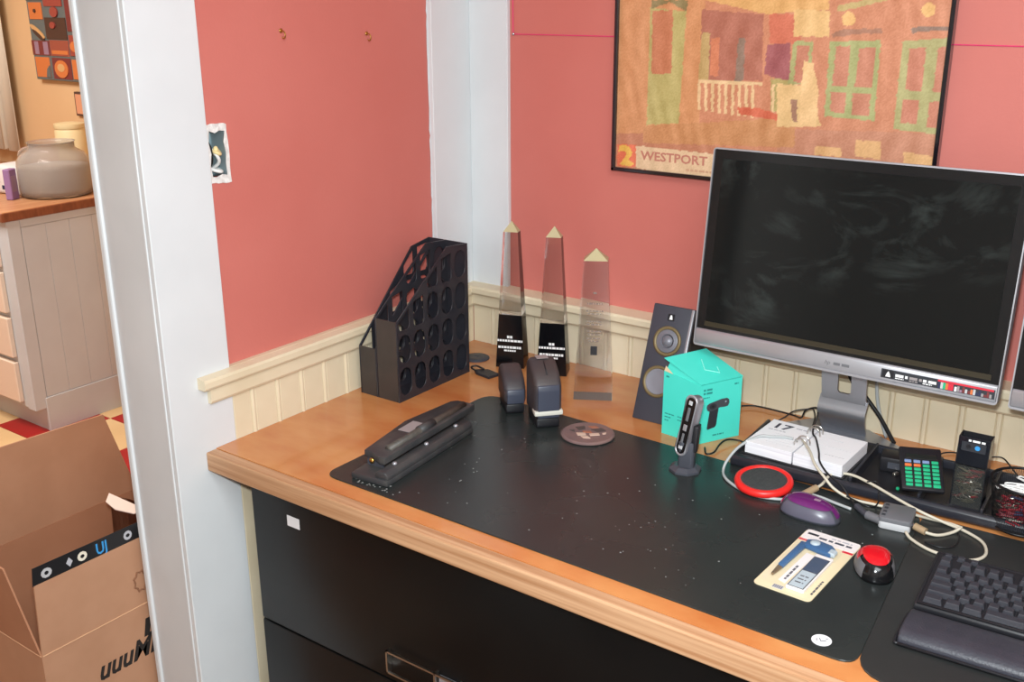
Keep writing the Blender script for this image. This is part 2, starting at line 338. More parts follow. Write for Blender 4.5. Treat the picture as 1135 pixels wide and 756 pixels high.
for m_,pts in (('wirew',[(-.05,-.735,1.28),(-.02,-.73,1.30),(-.014,-.737,1.316),(-.03,-.742,1.33)]),('wirey',[(-.03,-.742,1.325),(-.012,-.738,1.321),(-.014,-.729,1.318),(-.03,-.724,1.325)]),('wireb',[(-.05,-.75,1.36),(-.02,-.748,1.335),(-.014,-.75,1.31),(-.03,-.744,1.295),(-.05,-.74,1.29)]),('wirew',[(-.05,-.72,1.29),(-.018,-.726,1.285),(-.016,-.74,1.288),(-.04,-.75,1.295)])):
    obj('wire',tube(pts,.0035),m_,e,True,mx=T(.012,.7365,-1.276))
obj('wire_nut',lathe([(.0055,0),(.005,.012),(.003,.016),(0,.017)],12),'wirey',e,True,mx=T(.012-.018,.7365-.735,.04))
for (yy,zz,lb) in ((-.562,1.525,'small brass hook high on the red wall nearer the door casing'),(-.328,1.512,'small brass hook high on the red wall nearer the white corner boards')):
    h=thing('wall_hook',lb,'hook',(-.012,yy,zz-.008),0)
    obj('plate',lathe([(.004,0),(.0045,.0012),(.003,.002),(0,.002)],14),'gold',h,True,mx=T(0,0,.014)@RY(90))
    obj('hook',tube([(.0,0,.014),(.008,0,.013),(.012,0,.007),(.010,0,.001),(.006,0,0),(.004,0,.003)],.0013),'gold',h,True)
# ================================================================== BACK WALL THINGS
FX0,FX1,FZ0,FZ1=.397,1.074,1.229,1.73
e=thing('framed_poster','black framed street scene poster lettered WESTPORT above the monitor','framed poster',((FX0+FX1)/2,.012,FZ0))
OX=T(-(FX0+FX1)/2,-.012,-FZ0)
fb=None
for a in ((FX0,FX0+.008,FZ0,FZ1),(FX1-.008,FX1,FZ0,FZ1),(FX0,FX1,FZ0,FZ0+.008),(FX0,FX1,FZ1-.008,FZ1)): fb=box(a[0],a[1],-.014,.0065,a[2],a[3],.0015,bm=fb)
obj('frame',fb,'frame',e,mx=OX)
SH=[
((178,112,84),[(0.4,1.308),(0.635,1.325),(0.641,1.229),(0.403,1.205)]),
((184,122,96),[(0.766,1.343),(1.064,1.356),(1.072,1.287),(0.773,1.259)]),
((188,128,80),[(0.47,1.328),(0.745,1.361),(0.802,1.355),(0.805,1.31),(0.471,1.293)]),
((172,166,98),[(0.478,1.331),(0.553,1.339),(0.559,1.56),(0.477,1.568)]),
((184,108,74),[(0.482,1.561),(0.529,1.562),(0.531,1.438),(0.485,1.436)]),
((120,112,70),[(0.479,1.582),(0.562,1.582),(0.558,1.56),(0.52,1.578),(0.48,1.564)]),
((160,92,76),[(0.592,1.564),(0.722,1.556),(0.729,1.433),(0.597,1.427)]),
((176,150,92),[(0.596,1.521),(0.613,1.519),(0.615,1.428),(0.592,1.424)]),
((198,112,78),[(0.616,1.51),(0.634,1.511),(0.636,1.438),(0.617,1.437)]),
((122,104,92),[(0.674,1.512),(0.688,1.512),(0.69,1.431),(0.672,1.43)]),
((214,164,96),[(0.597,1.609),(0.846,1.607),(0.85,1.566),(0.73,1.556),(0.598,1.582)]),
((196,96,72),[(0.734,1.557),(0.796,1.557),(0.801,1.501),(0.739,1.504)]),
((142,70,80),[(0.734,1.5),(0.781,1.505),(0.785,1.431),(0.733,1.446)]),
((160,150,86),[(0.746,1.438),(0.797,1.436),(0.803,1.364),(0.751,1.379)]),
((222,190,140),[(0.592,1.424),(0.598,1.425),(0.6,1.369),(0.594,1.369)]),
((222,190,140),[(0.607,1.425),(0.613,1.425),(0.615,1.368),(0.609,1.368)]),
((222,190,140),[(0.621,1.426),(0.628,1.426),(0.63,1.367),(0.624,1.367)]),
((222,190,140),[(0.636,1.426),(0.642,1.426),(0.645,1.366),(0.639,1.366)]),
((222,190,140),[(0.65,1.427),(0.656,1.427),(0.659,1.365),(0.653,1.365)]),
((222,190,140),[(0.665,1.427),(0.671,1.428),(0.674,1.364),(0.668,1.364)]),
((222,190,140),[(0.679,1.428),(0.685,1.428),(0.688,1.363),(0.682,1.363)]),
((222,190,140),[(0.693,1.429),(0.699,1.429),(0.703,1.363),(0.696,1.362)]),
((222,190,140),[(0.707,1.429),(0.713,1.43),(0.717,1.362),(0.711,1.361)]),
((222,190,140),[(0.592,1.429),(0.73,1.43),(0.73,1.424),(0.592,1.422)]),
((222,190,140),[(0.749,1.427),(0.755,1.427),(0.758,1.375),(0.752,1.375)]),
((222,190,140),[(0.761,1.427),(0.767,1.428),(0.77,1.376),(0.764,1.376)]),
((222,190,140),[(0.773,1.428),(0.778,1.428),(0.782,1.377),(0.776,1.376)]),
((222,190,140),[(0.784,1.428),(0.79,1.429),(0.793,1.377),(0.787,1.377)]),
((222,190,140),[(0.795,1.429),(0.801,1.429),(0.804,1.378),(0.799,1.378)]),
((196,84,58),[(0.681,1.38),(0.728,1.38),(0.773,1.369),(0.772,1.359),(0.684,1.367)]),
((216,180,120),[(0.759,1.429),(0.814,1.427),(0.856,1.353),(0.766,1.347)]),
((220,180,116),[(0.782,1.566),(0.852,1.563),(0.854,1.517),(0.786,1.517)]),
((150,160,100),[(0.787,1.509),(0.824,1.508),(0.827,1.428),(0.782,1.43)]),
((178,108,84),[(0.794,1.501),(0.818,1.5),(0.818,1.431),(0.793,1.434)]),
((224,186,128),[(0.81,1.473),(0.828,1.469),(0.843,1.42),(0.845,1.353),(0.811,1.35),(0.808,1.418)]),
((140,100,80),[(0.789,1.4),(0.802,1.401),(0.806,1.359),(0.797,1.358)]),
((150,104,84),[(0.858,1.523),(0.882,1.532),(0.948,1.533),(0.953,1.525),(0.916,1.524),(0.86,1.517)]),
((150,164,104),[(0.857,1.509),(0.95,1.513),(0.953,1.37),(0.858,1.373)]),
((184,116,92),[(0.869,1.501),(0.896,1.502),(0.897,1.429),(0.868,1.429)]),
((184,116,92),[(0.913,1.498),(0.943,1.501),(0.943,1.429),(0.911,1.429)]),
((184,116,92),[(0.867,1.419),(0.897,1.418),(0.896,1.381),(0.869,1.382)]),
((184,116,92),[(0.908,1.418),(0.942,1.419),(0.942,1.378),(0.91,1.378)]),
((120,100,90),[(1.0,1.535),(1.019,1.538),(1.076,1.539),(1.077,1.533),(1.02,1.53),(1.005,1.526)]),
((156,160,104),[(0.989,1.512),(1.078,1.521),(1.08,1.353),(0.989,1.358)]),
((184,112,90),[(1.002,1.5),(1.031,1.503),(1.031,1.427),(1.003,1.428)]),
((184,112,90),[(1.051,1.504),(1.069,1.506),(1.07,1.427),(1.051,1.426)]),
((184,112,90),[(1.0,1.412),(1.03,1.411),(1.029,1.369),(1.0,1.371)]),
((184,112,90),[(1.047,1.41),(1.069,1.411),(1.07,1.364),(1.048,1.366)]),
((176,160,100),[(0.866,1.573),(0.958,1.59),(0.959,1.583),(0.867,1.561)]),
((224,178,110),[(0.901,1.549),(0.9,1.543),(0.895,1.538),(0.887,1.537),(0.88,1.54),(0.875,1.545),(0.875,1.553),(0.878,1.559),(0.885,1.562),(0.892,1.561),(0.899,1.556)]),
((224,178,110),[(1.039,1.566),(1.038,1.559),(1.034,1.555),(1.027,1.554),(1.02,1.557),(1.016,1.562),(1.015,1.569),(1.018,1.575),(1.024,1.578),(1.031,1.577),(1.037,1.572)]),
((216,168,112),[(0.921,1.333),(0.969,1.334),(0.972,1.301),(0.924,1.303)]),
((216,168,112),[(0.846,1.316),(0.897,1.316),(0.897,1.299),(0.845,1.299)]),
((216,168,112),[(1.012,1.319),(1.065,1.315),(1.068,1.287),(1.015,1.295)]),
((218,190,152),[(0.454,1.286),(0.648,1.283),(0.652,1.22),(0.456,1.239)]),
((214,92,62),[(0.407,1.286),(0.454,1.287),(0.456,1.24),(0.408,1.238)]),
((226,178,70),[(0.413,1.284),(0.436,1.284),(0.446,1.271),(0.437,1.255),(0.452,1.246),(0.438,1.24),(0.414,1.243),(0.428,1.259),(0.43,1.27),(0.419,1.273),(0.41,1.268)])]
def pip(x,z,P):
    c=False; j=len(P)-1
    for i in range(len(P)):
        if (P[i][1]>z)!=(P[j][1]>z) and x<(P[j][0]-P[i][0])*(z-P[i][1])/(P[j][1]-P[i][1])+P[i][0]: c=not c
        j=i
    return c
nx,nz=300,220; x0,x1,z0,z1=FX0+.006,FX1-.006,FZ0+.006,FZ1-.006
bb=[(c,P,min(p[0] for p in P),max(p[0] for p in P),min(p[1] for p in P),max(p[1] for p in P)) for c,P in SH]
cols=[];vs=[]
random.seed(2)
for j in range(nz+1):
    for i in range(nx+1):
        x=x0+(x1-x0)*i/nx; z=z0+(z1-z0)*j/nz
        wx=.0006*math.sin(z*210+x*50)+.0005*math.sin(z*470+1); wz=.0006*math.sin(x*260+z*40)
        c=(200,136,88) if x<.60 else (192,122,90)
        for cc,P_,a,b_,c_,d_ in bb:
            if a<=x+wx<=b_ and c_<=z+wz<=d_ and pip(x+wx,z+wz,P_): c=cc
        c=[v*.78+q*.22 for v,q in zip(c,(206,156,124))]; n=random.uniform(-8,8)+7*math.sin(x*170+5*math.sin(z*11+x*8))*math.sin(z*26+x*14)+5*math.sin(x*90+3*math.sin(z*30))*math.sin(z*60+x*20)  # haze blended into the colours; the waves paint the sheet's ripple highlights
        cols.append(s2l([min(255,max(0,v+n)) for v in c])); vs.append((x,0,z))
me=bpy.data.meshes.new('poster_print'); fs=[(j*(nx+1)+i,j*(nx+1)+i+1,(j+1)*(nx+1)+i+1,(j+1)*(nx+1)+i) for j in range(nz) for i in range(nx)]
vs=[(v[0]-(FX0+FX1)/2,-.006-.012,v[2]-FZ0) for v in vs]
me.from_pydata(vs,[],fs); at=me.color_attributes.new('paint','FLOAT_COLOR','POINT')
at.data.foreach_set('color',[q for c in cols for q in c])
pm=mat('poster_paint',(255,255,255),.5,bump=.35,scale=10,stretch=(2.2,1,.6),bscale=14); pn=pm.node_tree; ca=pn.nodes.new('ShaderNodeVertexColor'); ca.layer_name='paint'; pn.links.new(ca.outputs[0],pn.nodes['Principled BSDF'].inputs['Base Color'])
pm.node_tree.nodes['Principled BSDF'].inputs['Coat Weight'].default_value=.35
me.materials.append(pm); o=bpy.data.objects.new('poster_print',me); COL.objects.link(o); o.parent=e
obj('lettering',text('WESTPORT',.026,OX@T(.467,-.0065,1.258)@XZ,sx=1.16,off=.0006),mat('faded_red_ink',(184,118,100),.6),e)
obj('lettering',bars(.575,1.243,.06,.0045,OX@T(0,-.0065,0)@XZ),mat('faded_tan_ink',(196,150,120),.6),e)
s=thing('level_string','pink string stretched level across the red wall behind the poster','string',(.120,.0,1.508))
obj('string',tube([(0,.009,0),(.3,.010,0),(.9,.0105,0),(2.9,.010,0)],.0011,6,False),'string',s)
obj('string_tail',tube([(0,.009,0),(-.001,.009,.1),(-.004,.0085,.5)],.0011,6,False),'string',s)
obj('pin',lathe([(.0035,0),(.0035,.002),(.002,.004),(0,.004)],12),'usb',s,True,mx=T(0,.011,0)@RX(90))
# ================================================================== DESK
d=thing('desk','orange varnished wooden desk top with a pale pine front strip','desk',(0,-.84,DZ))
obj('desktop',box(.0005,2.6,.0255,.8395,-.038,0),'desk',d)
obj('nosing',box(0.0005,2.6,0,.025,-.039,-.0003,.003,2),'nose',d)
obj('cleat',box(.0005,2.6,.81,.8395,-.06,-.039),'desk',d)
# black lateral file cabinet under it
def cabinet(x,label,sticker):
    c=thing('file_cabinet',label,'file cabinet',(x,-.80,0),0,'lateral file cabinets under the desk')
    W=1.067
    b=box(0,W,.022,.46,.0,.7212); obj('body',b,'cab',c)
    for z0_,z1_ in ((.400,.704),(.05,.3975)):
        # the front curves away slightly at its left and right ends
        dr=obj('drawer',box(.004,W-.004,0,.021,z0_,z1_,.004,2),'cab',c,'auto')
        hx=.425-.070; hz=z0_+.042
        b=box(hx,hx+.17,-.012,-.008,hz+.024,hz+.0275); box(hx,hx+.17,-.012,-.008,hz-.0195,hz-.016,bm=b); box(hx,hx+.0035,-.012,-.0005,hz-.0195,hz+.0275,bm=b); box(hx+.1665,hx+.17,-.012,-.0005,hz-.0195,hz+.0275,bm=b); box(hx+.113,hx+.117,-.012,-.0005,hz-.0195,hz+.0275,bm=b)
        obj('handle',b,'chrome',dr)
        obj('label_plate',box(hx+.12,hx+.165,-.006,-.0005,hz-.014,hz+.022,.001),'silver',dr)
    if sticker: obj('sticker',box(.104,.137,-.0008,-.0001,.640,.662),'sticker',c,mx=Matrix.Identity(4))
    return c
cabinet(.070,'black lateral file cabinet with a blank white sticker at its upper left corner',True)
cabinet(1.142,'black lateral file cabinet at the far right under the desk',False)
# desk mats
def matobj(name,pts,label,m):
    v=[Vector((p[0],p[1],0)) for p in pts]; n=len(v); out=[]
    for i in range(n):
        a=(v[i-1]-v[i]).normalized(); b=(v[(i+1)%n]-v[i]).normalized(); r=pts[i][2]
        for k in range(7):
            t=k/6; p0=v[i]+a*r; p1=v[i]+b*r; out.append(tuple(((1-t)**2*p0+2*t*(1-t)*v[i]+t*t*p1)[:2]))
    cx=sum(p[0] for p in pts)/n; cy=sum(p[1] for p in pts)/n
    o=obj(name,prism([(p[0]-cx,p[1]-cy) for p in out],0,.0028,'z',.0006,1),m); place(o,(cx,cy,DZ)); tag(o,label,'desk mat')
    return o
MT=DZ+.0028
matobj('desk_mat',[(.259,-.779,.03),(1.243,-.781,.03),(1.196,-.312,.02),(.262,-.284,.04)],'large black desk mat spanning from the hole punch to the red mouse','mata')
o=matobj('desk_mat',[(1.2446,-.795,.05),(2.1,-.790,.04),(2.1,-.286,.03),(1.1958,-.306,.02)],'black desk mat under the keyboard, right of the seam','matb')
# round white sticker
s=thing('round_sticker','small round white sticker with faint marks at the front corner of the large mat','sticker',(1.188,-.735,MT)); s.location=(1.187,-.752,MT)
obj('disc',lathe([(.0135,.0001),(.0135,.0006),(0,.0006)],28),'sticker',s)
for a,b_ in (((-.004,.003),(0,-.003)),((0,-.003),(.006,.001)),((-.007,.0),(-.005,-.005)),((.004,.005),(.007,.006))): obj('mark',tube([(a[0],a[1],.0008),(b_[0],b_[1],.0008)],.0006,5,False),'ink',s)
# crumbs/dust specks on the mat (uncountable)
b=bmesh.new(); random.seed(11)
for i in range(90):
    x=random.uniform(.3,1.15); y=random.uniform(-.74,-.42); r=random.uniform(.0004,.0011)
    box(x-r,x+r*1.4,y-r,y+r,MT,MT+.0004,bm=b)
for i in range(45):
    x=.36+random.gauss(0,.03); y=-.765+random.uniform(-.005,.025); r=random.uniform(.0006,.0014); box(x-r,x+r*1.4,y-r,y+r,MT,MT+.0005,bm=b)
o=obj('dust',b,mat('pale_dust',(140,140,138),.9)); o['kind']='stuff'; tag(o,'pale dust specks scattered over the large black desk mat','dust')
# ================================================================== MAGAZINE FILES
def stadium(cx,cy,w,h,n=5):
    r=w/2; pts=[]
    for c,a in ((cy+h/2-r,0),(cy-h/2+r,180)):
        for i in range(n+1): t=R(a+180*i/n); pts.append((cx+r*math.cos(t),c+r*math.sin(t)))
    return pts
def magfile(x,label,fh,ad,az,W=.07):
    """x: left side; fh: front height; ad,az: apex depth and height"""
    t=thing('magazine_file',label,'magazine file',(x,-.434,DZ),0,'magazine files beside the corner'); D=.243; H=.306; tk=.0028
    outer=[(0,0),(D,0),(D,H),(ad,az),(0,fh)]
    def topz(d): return fh+(az-fh)*d/ad if d<ad else az+(H-az)*(d-ad)/(D-ad)
    holes=[]
    for i in range(5):
        d=.024+i*.0478
        for j in range(5):
            z0_=.012+j*.0735; z1_=z0_+.063
            lim=min(topz(d-.013),topz(d+.013))-.008
            if z1_<=lim: holes.append(stadium(d,(z0_+z1_)/2,.037,z1_-z0_))
            elif lim-z0_>.020:
                a=topz(d-.017)-.008; b=topz(d+.017)-.008
                if a<z0_+.012: holes.append([(d-.015,z0_),(d+.017,z0_),(d+.017,b)])
                else: holes.append([(d-.012,z0_),(d+.012,z0_),(d+.017,z0_+.007),(d+.017,min(b,z1_)),(d-.017,min(a,z1_)),(d-.017,z0_+.007)])
    side=plate(outer,holes,tk)
    mx=Matrix(((0,0,1,0),(1,0,0,0),(0,1,0,0),(0,0,0,1)))
    s1=obj('side_panel',side,'file',t,mx=mx)
    s2=inst(s1,t,(W-tk,0,0)); s2.location=(W-tk,0,0)
    obj('front_panel',box(tk,W-tk,0,tk,0,fh,.0006),'filef',t)
    obj('back_panel',box(tk,W-tk,D-tk,D,0,H,.0006),'file',t)
    obj('bottom_panel',box(tk,W-tk,tk,D-tk,0.001,tk+.001),'file',t)
    obj('corner_rib',box(W-.001,W+.0006,-.0006,.004,0,fh+.002,.0006),'file',t)
    return t
magfile(.0735,'black plastic magazine file with the taller front, on the right of the pair',.181,.171,.311,.0625)
magfile(.0232,'black plastic magazine file with the lower front, against the left wall',.110,.180,.296,.0495)
# ================================================================== SMALL THINGS IN THE CORNER
o=obj('cable_grommet',lathe([(.031,0),(.031,.002),(.028,.004),(.006,.004),(.005,.0035),(0,.0035)],36),'dgrey',smooth='auto'); place(o,(.092,-.108,DZ)); tag(o,'round dark grey cable grommet lid on the desk near the corner','grommet')
k=thing('clip_on_belt_case','small black plastic clip lying behind the shorter upright stapler','clip',(.175,-.185,DZ),-8)
obj('body',prism([(-.03,-.004),(-.012,-.016),(.032,-.018),(.034,.016),(-.006,.02),(-.018,.010)],0,.006,'z',.0015,2),'file',k)
obj('hook',tube([(-.010,.008,.008),(-.034,.008,.010),(-.040,-.004,.008),(-.012,-.012,.007)],.0022),'blk',k,True)
k.name='belt_clip'
# ================================================================== CRYSTAL AWARDS
def award(loc,rz,label,H,wb,wt,hb,lines,text_mode):
    t=thing('obelisk_award',label,'award',loc,rz,'obelisk awards in the corner'); dp=.72
    wz=lambda z:wb+(wt-wb)*z/(H-.024)
    if hb:
        b=frustum(wb,wb*dp,wz(hb),wz(hb)*dp,0,hb); obj('base',b,'crysb',t)
        obj('base_cap',frustum(wz(hb)+.001,wz(hb)*dp+.001,wz(hb)+.0005,wz(hb)*dp,hb-.014,hb-.0115),'blk',t)
        z0_=hb+.0003
    else:
        z0_=.0003
        # dark foot seen through the crystal
        obj('foot_band',box(-wb/2+.001,wb/2-.001,-wb*dp/2-.0012,-wb*dp/2-.0002,.001,.019),mat('dark_foot_glass',(84,72,66),.4),t)
    b=bmesh.new(); w0=wz(z0_); zs=z0_; w1=wt
    vs_=[]
    for w_,z in ((w0,zs),(w1,H-.024)):
        vs_.append([b.verts.new((sx*w_/2,sy*w_*dp/2,z)) for sx,sy in ((-1,-1),(1,-1),(1,1),(-1,1))])
    ap=b.verts.new((0,0,H))
    b.faces.new(vs_[0][::-1])
    b.faces.new(vs_[1]); b.verts.remove(ap)
    for i in range(4): b.faces.new((vs_[0][i],vs_[0][(i+1)%4],vs_[1][(i+1)%4],vs_[1][i]))
    obj('cap',tf(frustum(wt*1.02,wt*dp*1.02,0,0,0,.0238),T(0,0,H-.0238)),'cap',t)  # pyramid tip; cream reflection within the crystal is painted as its colour
    obj('spire',b,'crystal',t)
    sl=(wb-wt)*dp/2/(H-.024)
    for z,ww,th,m_ in lines:
        y=-(wz(z)*dp/2)-.0006
        n=max(3,int(ww/.006)); random.seed(int(z*1000)); b=None; x=-ww/2
        while x<ww/2-.002:
            l=min(random.uniform(.003,.009),ww/2-x); b=box(x,x+l,y-.0003,y+.0002,z-th/2,z+th/2,bm=b); x+=l+.0014
        obj('lettering',b,m_,t)
    if text_mode: obj('emblem',box(-.007,.007,-(wz(.112)*dp/2)-.0008,-(wz(.112)*dp/2)-.0002,.102,.122),mat('dark_emblem',(40,40,44),.4),t)
    return t
wl_=[(.075,.014,.006,'wht'),(.066,.060,.005,'wht'),(.050,.056,.0055,'wht'),(.042,.028,.004,'wht')]
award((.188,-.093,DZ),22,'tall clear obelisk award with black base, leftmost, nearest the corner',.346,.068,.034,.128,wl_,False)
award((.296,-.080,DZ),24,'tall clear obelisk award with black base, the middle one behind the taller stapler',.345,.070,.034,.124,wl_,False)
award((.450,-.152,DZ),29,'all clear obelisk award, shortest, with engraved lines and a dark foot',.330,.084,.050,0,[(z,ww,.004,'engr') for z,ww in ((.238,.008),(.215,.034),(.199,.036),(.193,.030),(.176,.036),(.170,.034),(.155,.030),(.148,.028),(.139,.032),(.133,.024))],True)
# ================================================================== UPRIGHT STAPLERS
def stapler(loc,rz,label,L,W,hf,hb,band,lab):
    t=thing('stapler',label,'stapler',loc,rz)     # local -y faces the viewer, +y is the far end
    # side outline (y,z): rounded nose at the front, top rising to the back
    foot=.022
    prof=[(.004,foot),(-.001,foot+.01),(-.001,hf-.012),(.003,hf-.003),(L*.22,hf+(hb-hf)*.45),(L*.5,hf+(hb-hf)*.82),(L*.75,hb),(L*.92,hb-.004),(L,hb-.018),(L,foot)]
    obj('body',prism(prof,-W/2,W/2,'x',.010,4),'stap',t,'auto')
    obj('nose_plate',prism([(-.0028,foot+.002),(-.0035,foot+.02),(-.0035,hf-.018),(-.001,hf-.008),(.003,hf-.006),(.003,foot+.002)],-W*.40,W*.40,'x',.002,3),'stapf',t,'auto')
    obj('foot',prism([(.006,0),(.002,.006),(.002,foot),(L-.004,foot),(L-.004,0)],-W*.42,W*.42,'x',.003,2),'blk',t,'auto')
    if band: obj('band',prism([(-.0045,.030),(-.0045,.040),(.02,.040),(.02,.030)],-W/2-.0012,W/2+.0012,'x',.002,2),'band',t,'auto')
    if band: obj('seam',tube([(.0,L*.16,hf+(hb-hf)*.36),(.0,L*.5,hb*.985)],.0012,6,False),'blk',t,True)
    if lab: obj('label',box(-.012,.012,L*.62,L*.86,hb-.0002,hb+.0006),'label',t)
    return t
stapler((.380,-.345,MT),47,'shorter black stapler standing on end in front of the leftmost obelisk',.084,.046,.062,.092,False,False)
stapler((.478,-.368,MT),48,'taller black stapler standing on end with a cream band near its foot',.086,.056,.100,.132,True,True)
# ================================================================== HOLE PUNCH
t=thing('hole_punch','black three-hole punch with a grey label lying on the desk mat','hole punch',(.352,-.758,MT),5.5)
obj('base',box(-.040,.042,0,.285,0,.012,.003,2),'blkm',t,'auto')
obj('punch_rail',prism([(.012,.010),(.012,.020),(.018,.025),(.034,.025),(.041,.018),(.041,.010)],.004,.283,'y',.002,2),'blkm',t,'auto')
for y in (.045,.145,.245): obj('punch_pin',lathe([(.0045,.024),(.0045,.027),(.003,.029),(0,.029)],14,.026,y),'silver',t,True)
lev=obj('lever',prism([(-.044,.012),(-.026,.012),(-.002,.0),(.012,.0),(.012,.300),(-.002,.302),(-.030,.302),(-.040,.290),(-.060,.16)],.029,.043,'z',.002,2),'blkm',t,'auto',mx=T(.008,.024,0))
obj('lever_tube',tube([(.003,.058,.043),(.003,.31,.043)],.0078,14,False),'cream_dust',lev,True)
obj('lever_collar',tube([(.003,.155,.044),(.003,.200,.044)],.0095,14,False),'blkm',lev,True)
obj('label',box(-.036,-.010,.140,.190,.0432,.0438),'label',lev)
obj('screw',lathe([(.005,0),(.005,.003),(0,.004)],12,),'gold',lev,True,mx=T(-.008,.024,.033)@RX(90))
for y in (.03,.27): obj('lever_bracket',box(-.034,.002,y+.012,y+.016,.010,.032),'dgrey',t)
# ================================================================== COASTER
c=thing('stone_coaster','round purplish stone coaster with a pale carved design on the large mat','coaster',(.560,-.350,MT))
obj('disc',lathe([(.050,0),(.0535,.002),(.0535,.0045),(.050,.0068),(.044,.0062),(0,.0062)],48),'stone',c,'auto')
random.seed(4)
for m_,pts in (('stoned',[(-.030,.020),(-.012,.030),(-.008,.014),(-.018,.006)]),('stoned',[(.002,.016),(.022,.028),(.034,.018),(.020,.006)]),('stoneo',[(-.006,.030),(.010,.036),(.018,.026),(.004,.022)]),('stonel',[(-.022,-.008),(-.004,-.004),(.000,-.014),(-.016,-.020)]),('stonel',[(.004,-.006),(.022,.002),(.026,-.008),(.008,-.016)]),('stoneo',[(-.012,.004),(.004,.008),(.010,-.002),(-.008,-.004)]),('stoned',[(-.038,.002),(-.028,.008),(-.026,-.004)]),('stonel',[(-.010,-.022),(.004,-.018),(.012,-.028),(-.002,-.030)]),('stonel',[(.028,.004),(.036,.008),(.036,.0),(.030,-.002)])):
    obj('relief',prism(pts,.0059,.0074,'z',.0005),m_,c,mx=RZ(20))
# ================================================================== SPEAKER
SL=19
t=thing('speaker','charcoal desk speaker with two round drivers leaning back against the wall','speaker',(.582,-.214,DZ))
tm=RX(-SL)
W=.092;H=.243;Dp=.070
obj('cabinet',prism([(0,0),(.0791,.2298),(.145,.207),(.098,0)],0,W-.004,'x',.003,2),'speaker',t,'auto')
obj('side_trim',box(W-.0045,W+.001,-.002,.012,0.003,H-.001,.0015,2),'silver',t,'auto',mx=tm)
obj('side_panel',prism([(.004,.0005),(.0805,.228),(.143,.2055),(.096,.0005)],W-.0035,W+.003,'x',.001),'blk',t,'auto')
for (cx,cz,r,nm) in ((.046,.170,.031,'driver'),(.042,.085,.033,'driver')):
    b=lathe([(r,0),(r,.0025),(r-.003,.004),(r-.006,.0025),(r-.007,.0015)],36)
    o=obj(nm,b,'brass',t,True,mx=tm@T(cx,0,cz)@RX(90))
    obj('cone',lathe([(r-.006,.0016),(r*.72,.0035),(r*.4,.001),(r*.36,.0025),(r*.2,.0065),(0,.0075)] if cz>.1 else [(r-.006,.0018),(r*.78,.003),(r*.72,.0018),(r*.3,.0022),(0,.0025)],36),'cone' if cz>.1 else 'conew',o,True,mx=tm@T(cx,0,cz)@RX(90))
o=obj('badge',box(.037,.052,-.0012,0,.212,.226,.0004),'blk',t,mx=tm)
obj('badge_emblem',prism([(.0415,.2145),(.0485,.2145),(.0475,.219),(.046,.2235),(.043,.2235),(.042,.219)],-.0018,-.0012,'y'),'wht',o).data.transform(tm)
# ================================================================== TEAL BOX
Av=Vector((.670,-.248)); Bv=Vector((.755,-.258)); Cv=Vector((.801,-.171)); Dv=Cv+Av-Bv
t=thing('teal_carton','teal cardboard webcam carton with its lid ajar in front of the speaker','carton',(Bv.x,Bv.y,DZ))
L2=lambda p:(p.x-Bv.x,p.y-Bv.y)
hA,hB,hC,hD=.134,.122,.124,.134
b=bmesh.new(); P4=[L2(p) for p in (Av,Bv,Cv,Dv)]; lo=[b.verts.new((p[0],p[1],.0003)) for p in P4]; hi=[b.verts.new((p[0],p[1],h)) for p,h in zip(P4,(hA,hB,hC,hD))]
b.faces.new(lo[::-1]); b.faces.new(hi)
for i in range(4): b.faces.new((lo[i],lo[(i+1)%4],hi[(i+1)%4],hi[i]))
obj('carton_body',b,'teal',t)
lidh=(.158,.1235,.1255,.162)
b=bmesh.new(); l0=[b.verts.new((p[0]*1.01,p[1]*1.01,h)) for p,h in zip(P4,lidh)]; l1=[b.verts.new((p[0]*1.01,p[1]*1.01,h+.0012)) for p,h in zip(P4,lidh)]
b.faces.new(l0[::-1]); b.faces.new(l1)
for i in range(4): b.faces.new((l0[i],l0[(i+1)%4],l1[(i+1)%4],l1[i]))
lid=obj('lid',b,'teal',t)
b=bmesh.new()   # dust flap closing the gap over the left face
q=[(P4[0][0]+.004,P4[0][1]+.001,hA-.001),(P4[1][0],P4[1][1]+.001,hB-.002),(P4[1][0],P4[1][1]+.001,lidh[1]),(P4[0][0]+.012,P4[0][1]+.004,lidh[0]-.002)]
b.faces.new([b.verts.new(v) for v in q]); obj('dust_flap',b,'teal',t)
b=bmesh.new(); q=[(P4[0][0]+.001,P4[0][1]-.0008,hA-.001),(P4[0][0]+.022,P4[0][1]-.0034,hA-.0035),(P4[0][0]+.004,P4[0][1]-.0006,hA+.010)]; b.faces.new([b.verts.new(v) for v in q]); obj('raw_card_corner',b,'tealin',t)
b=bmesh.new()
q=[(P4[3][0],P4[3][1],hD-.001),(P4[2][0],P4[2][1],hC-.002),(P4[2][0],P4[2][1],lidh[2]),(P4[3][0],P4[3][1],lidh[3])]
b.faces.new([b.verts.new(v) for v in q]); obj('back_flap',b,'teal',t)
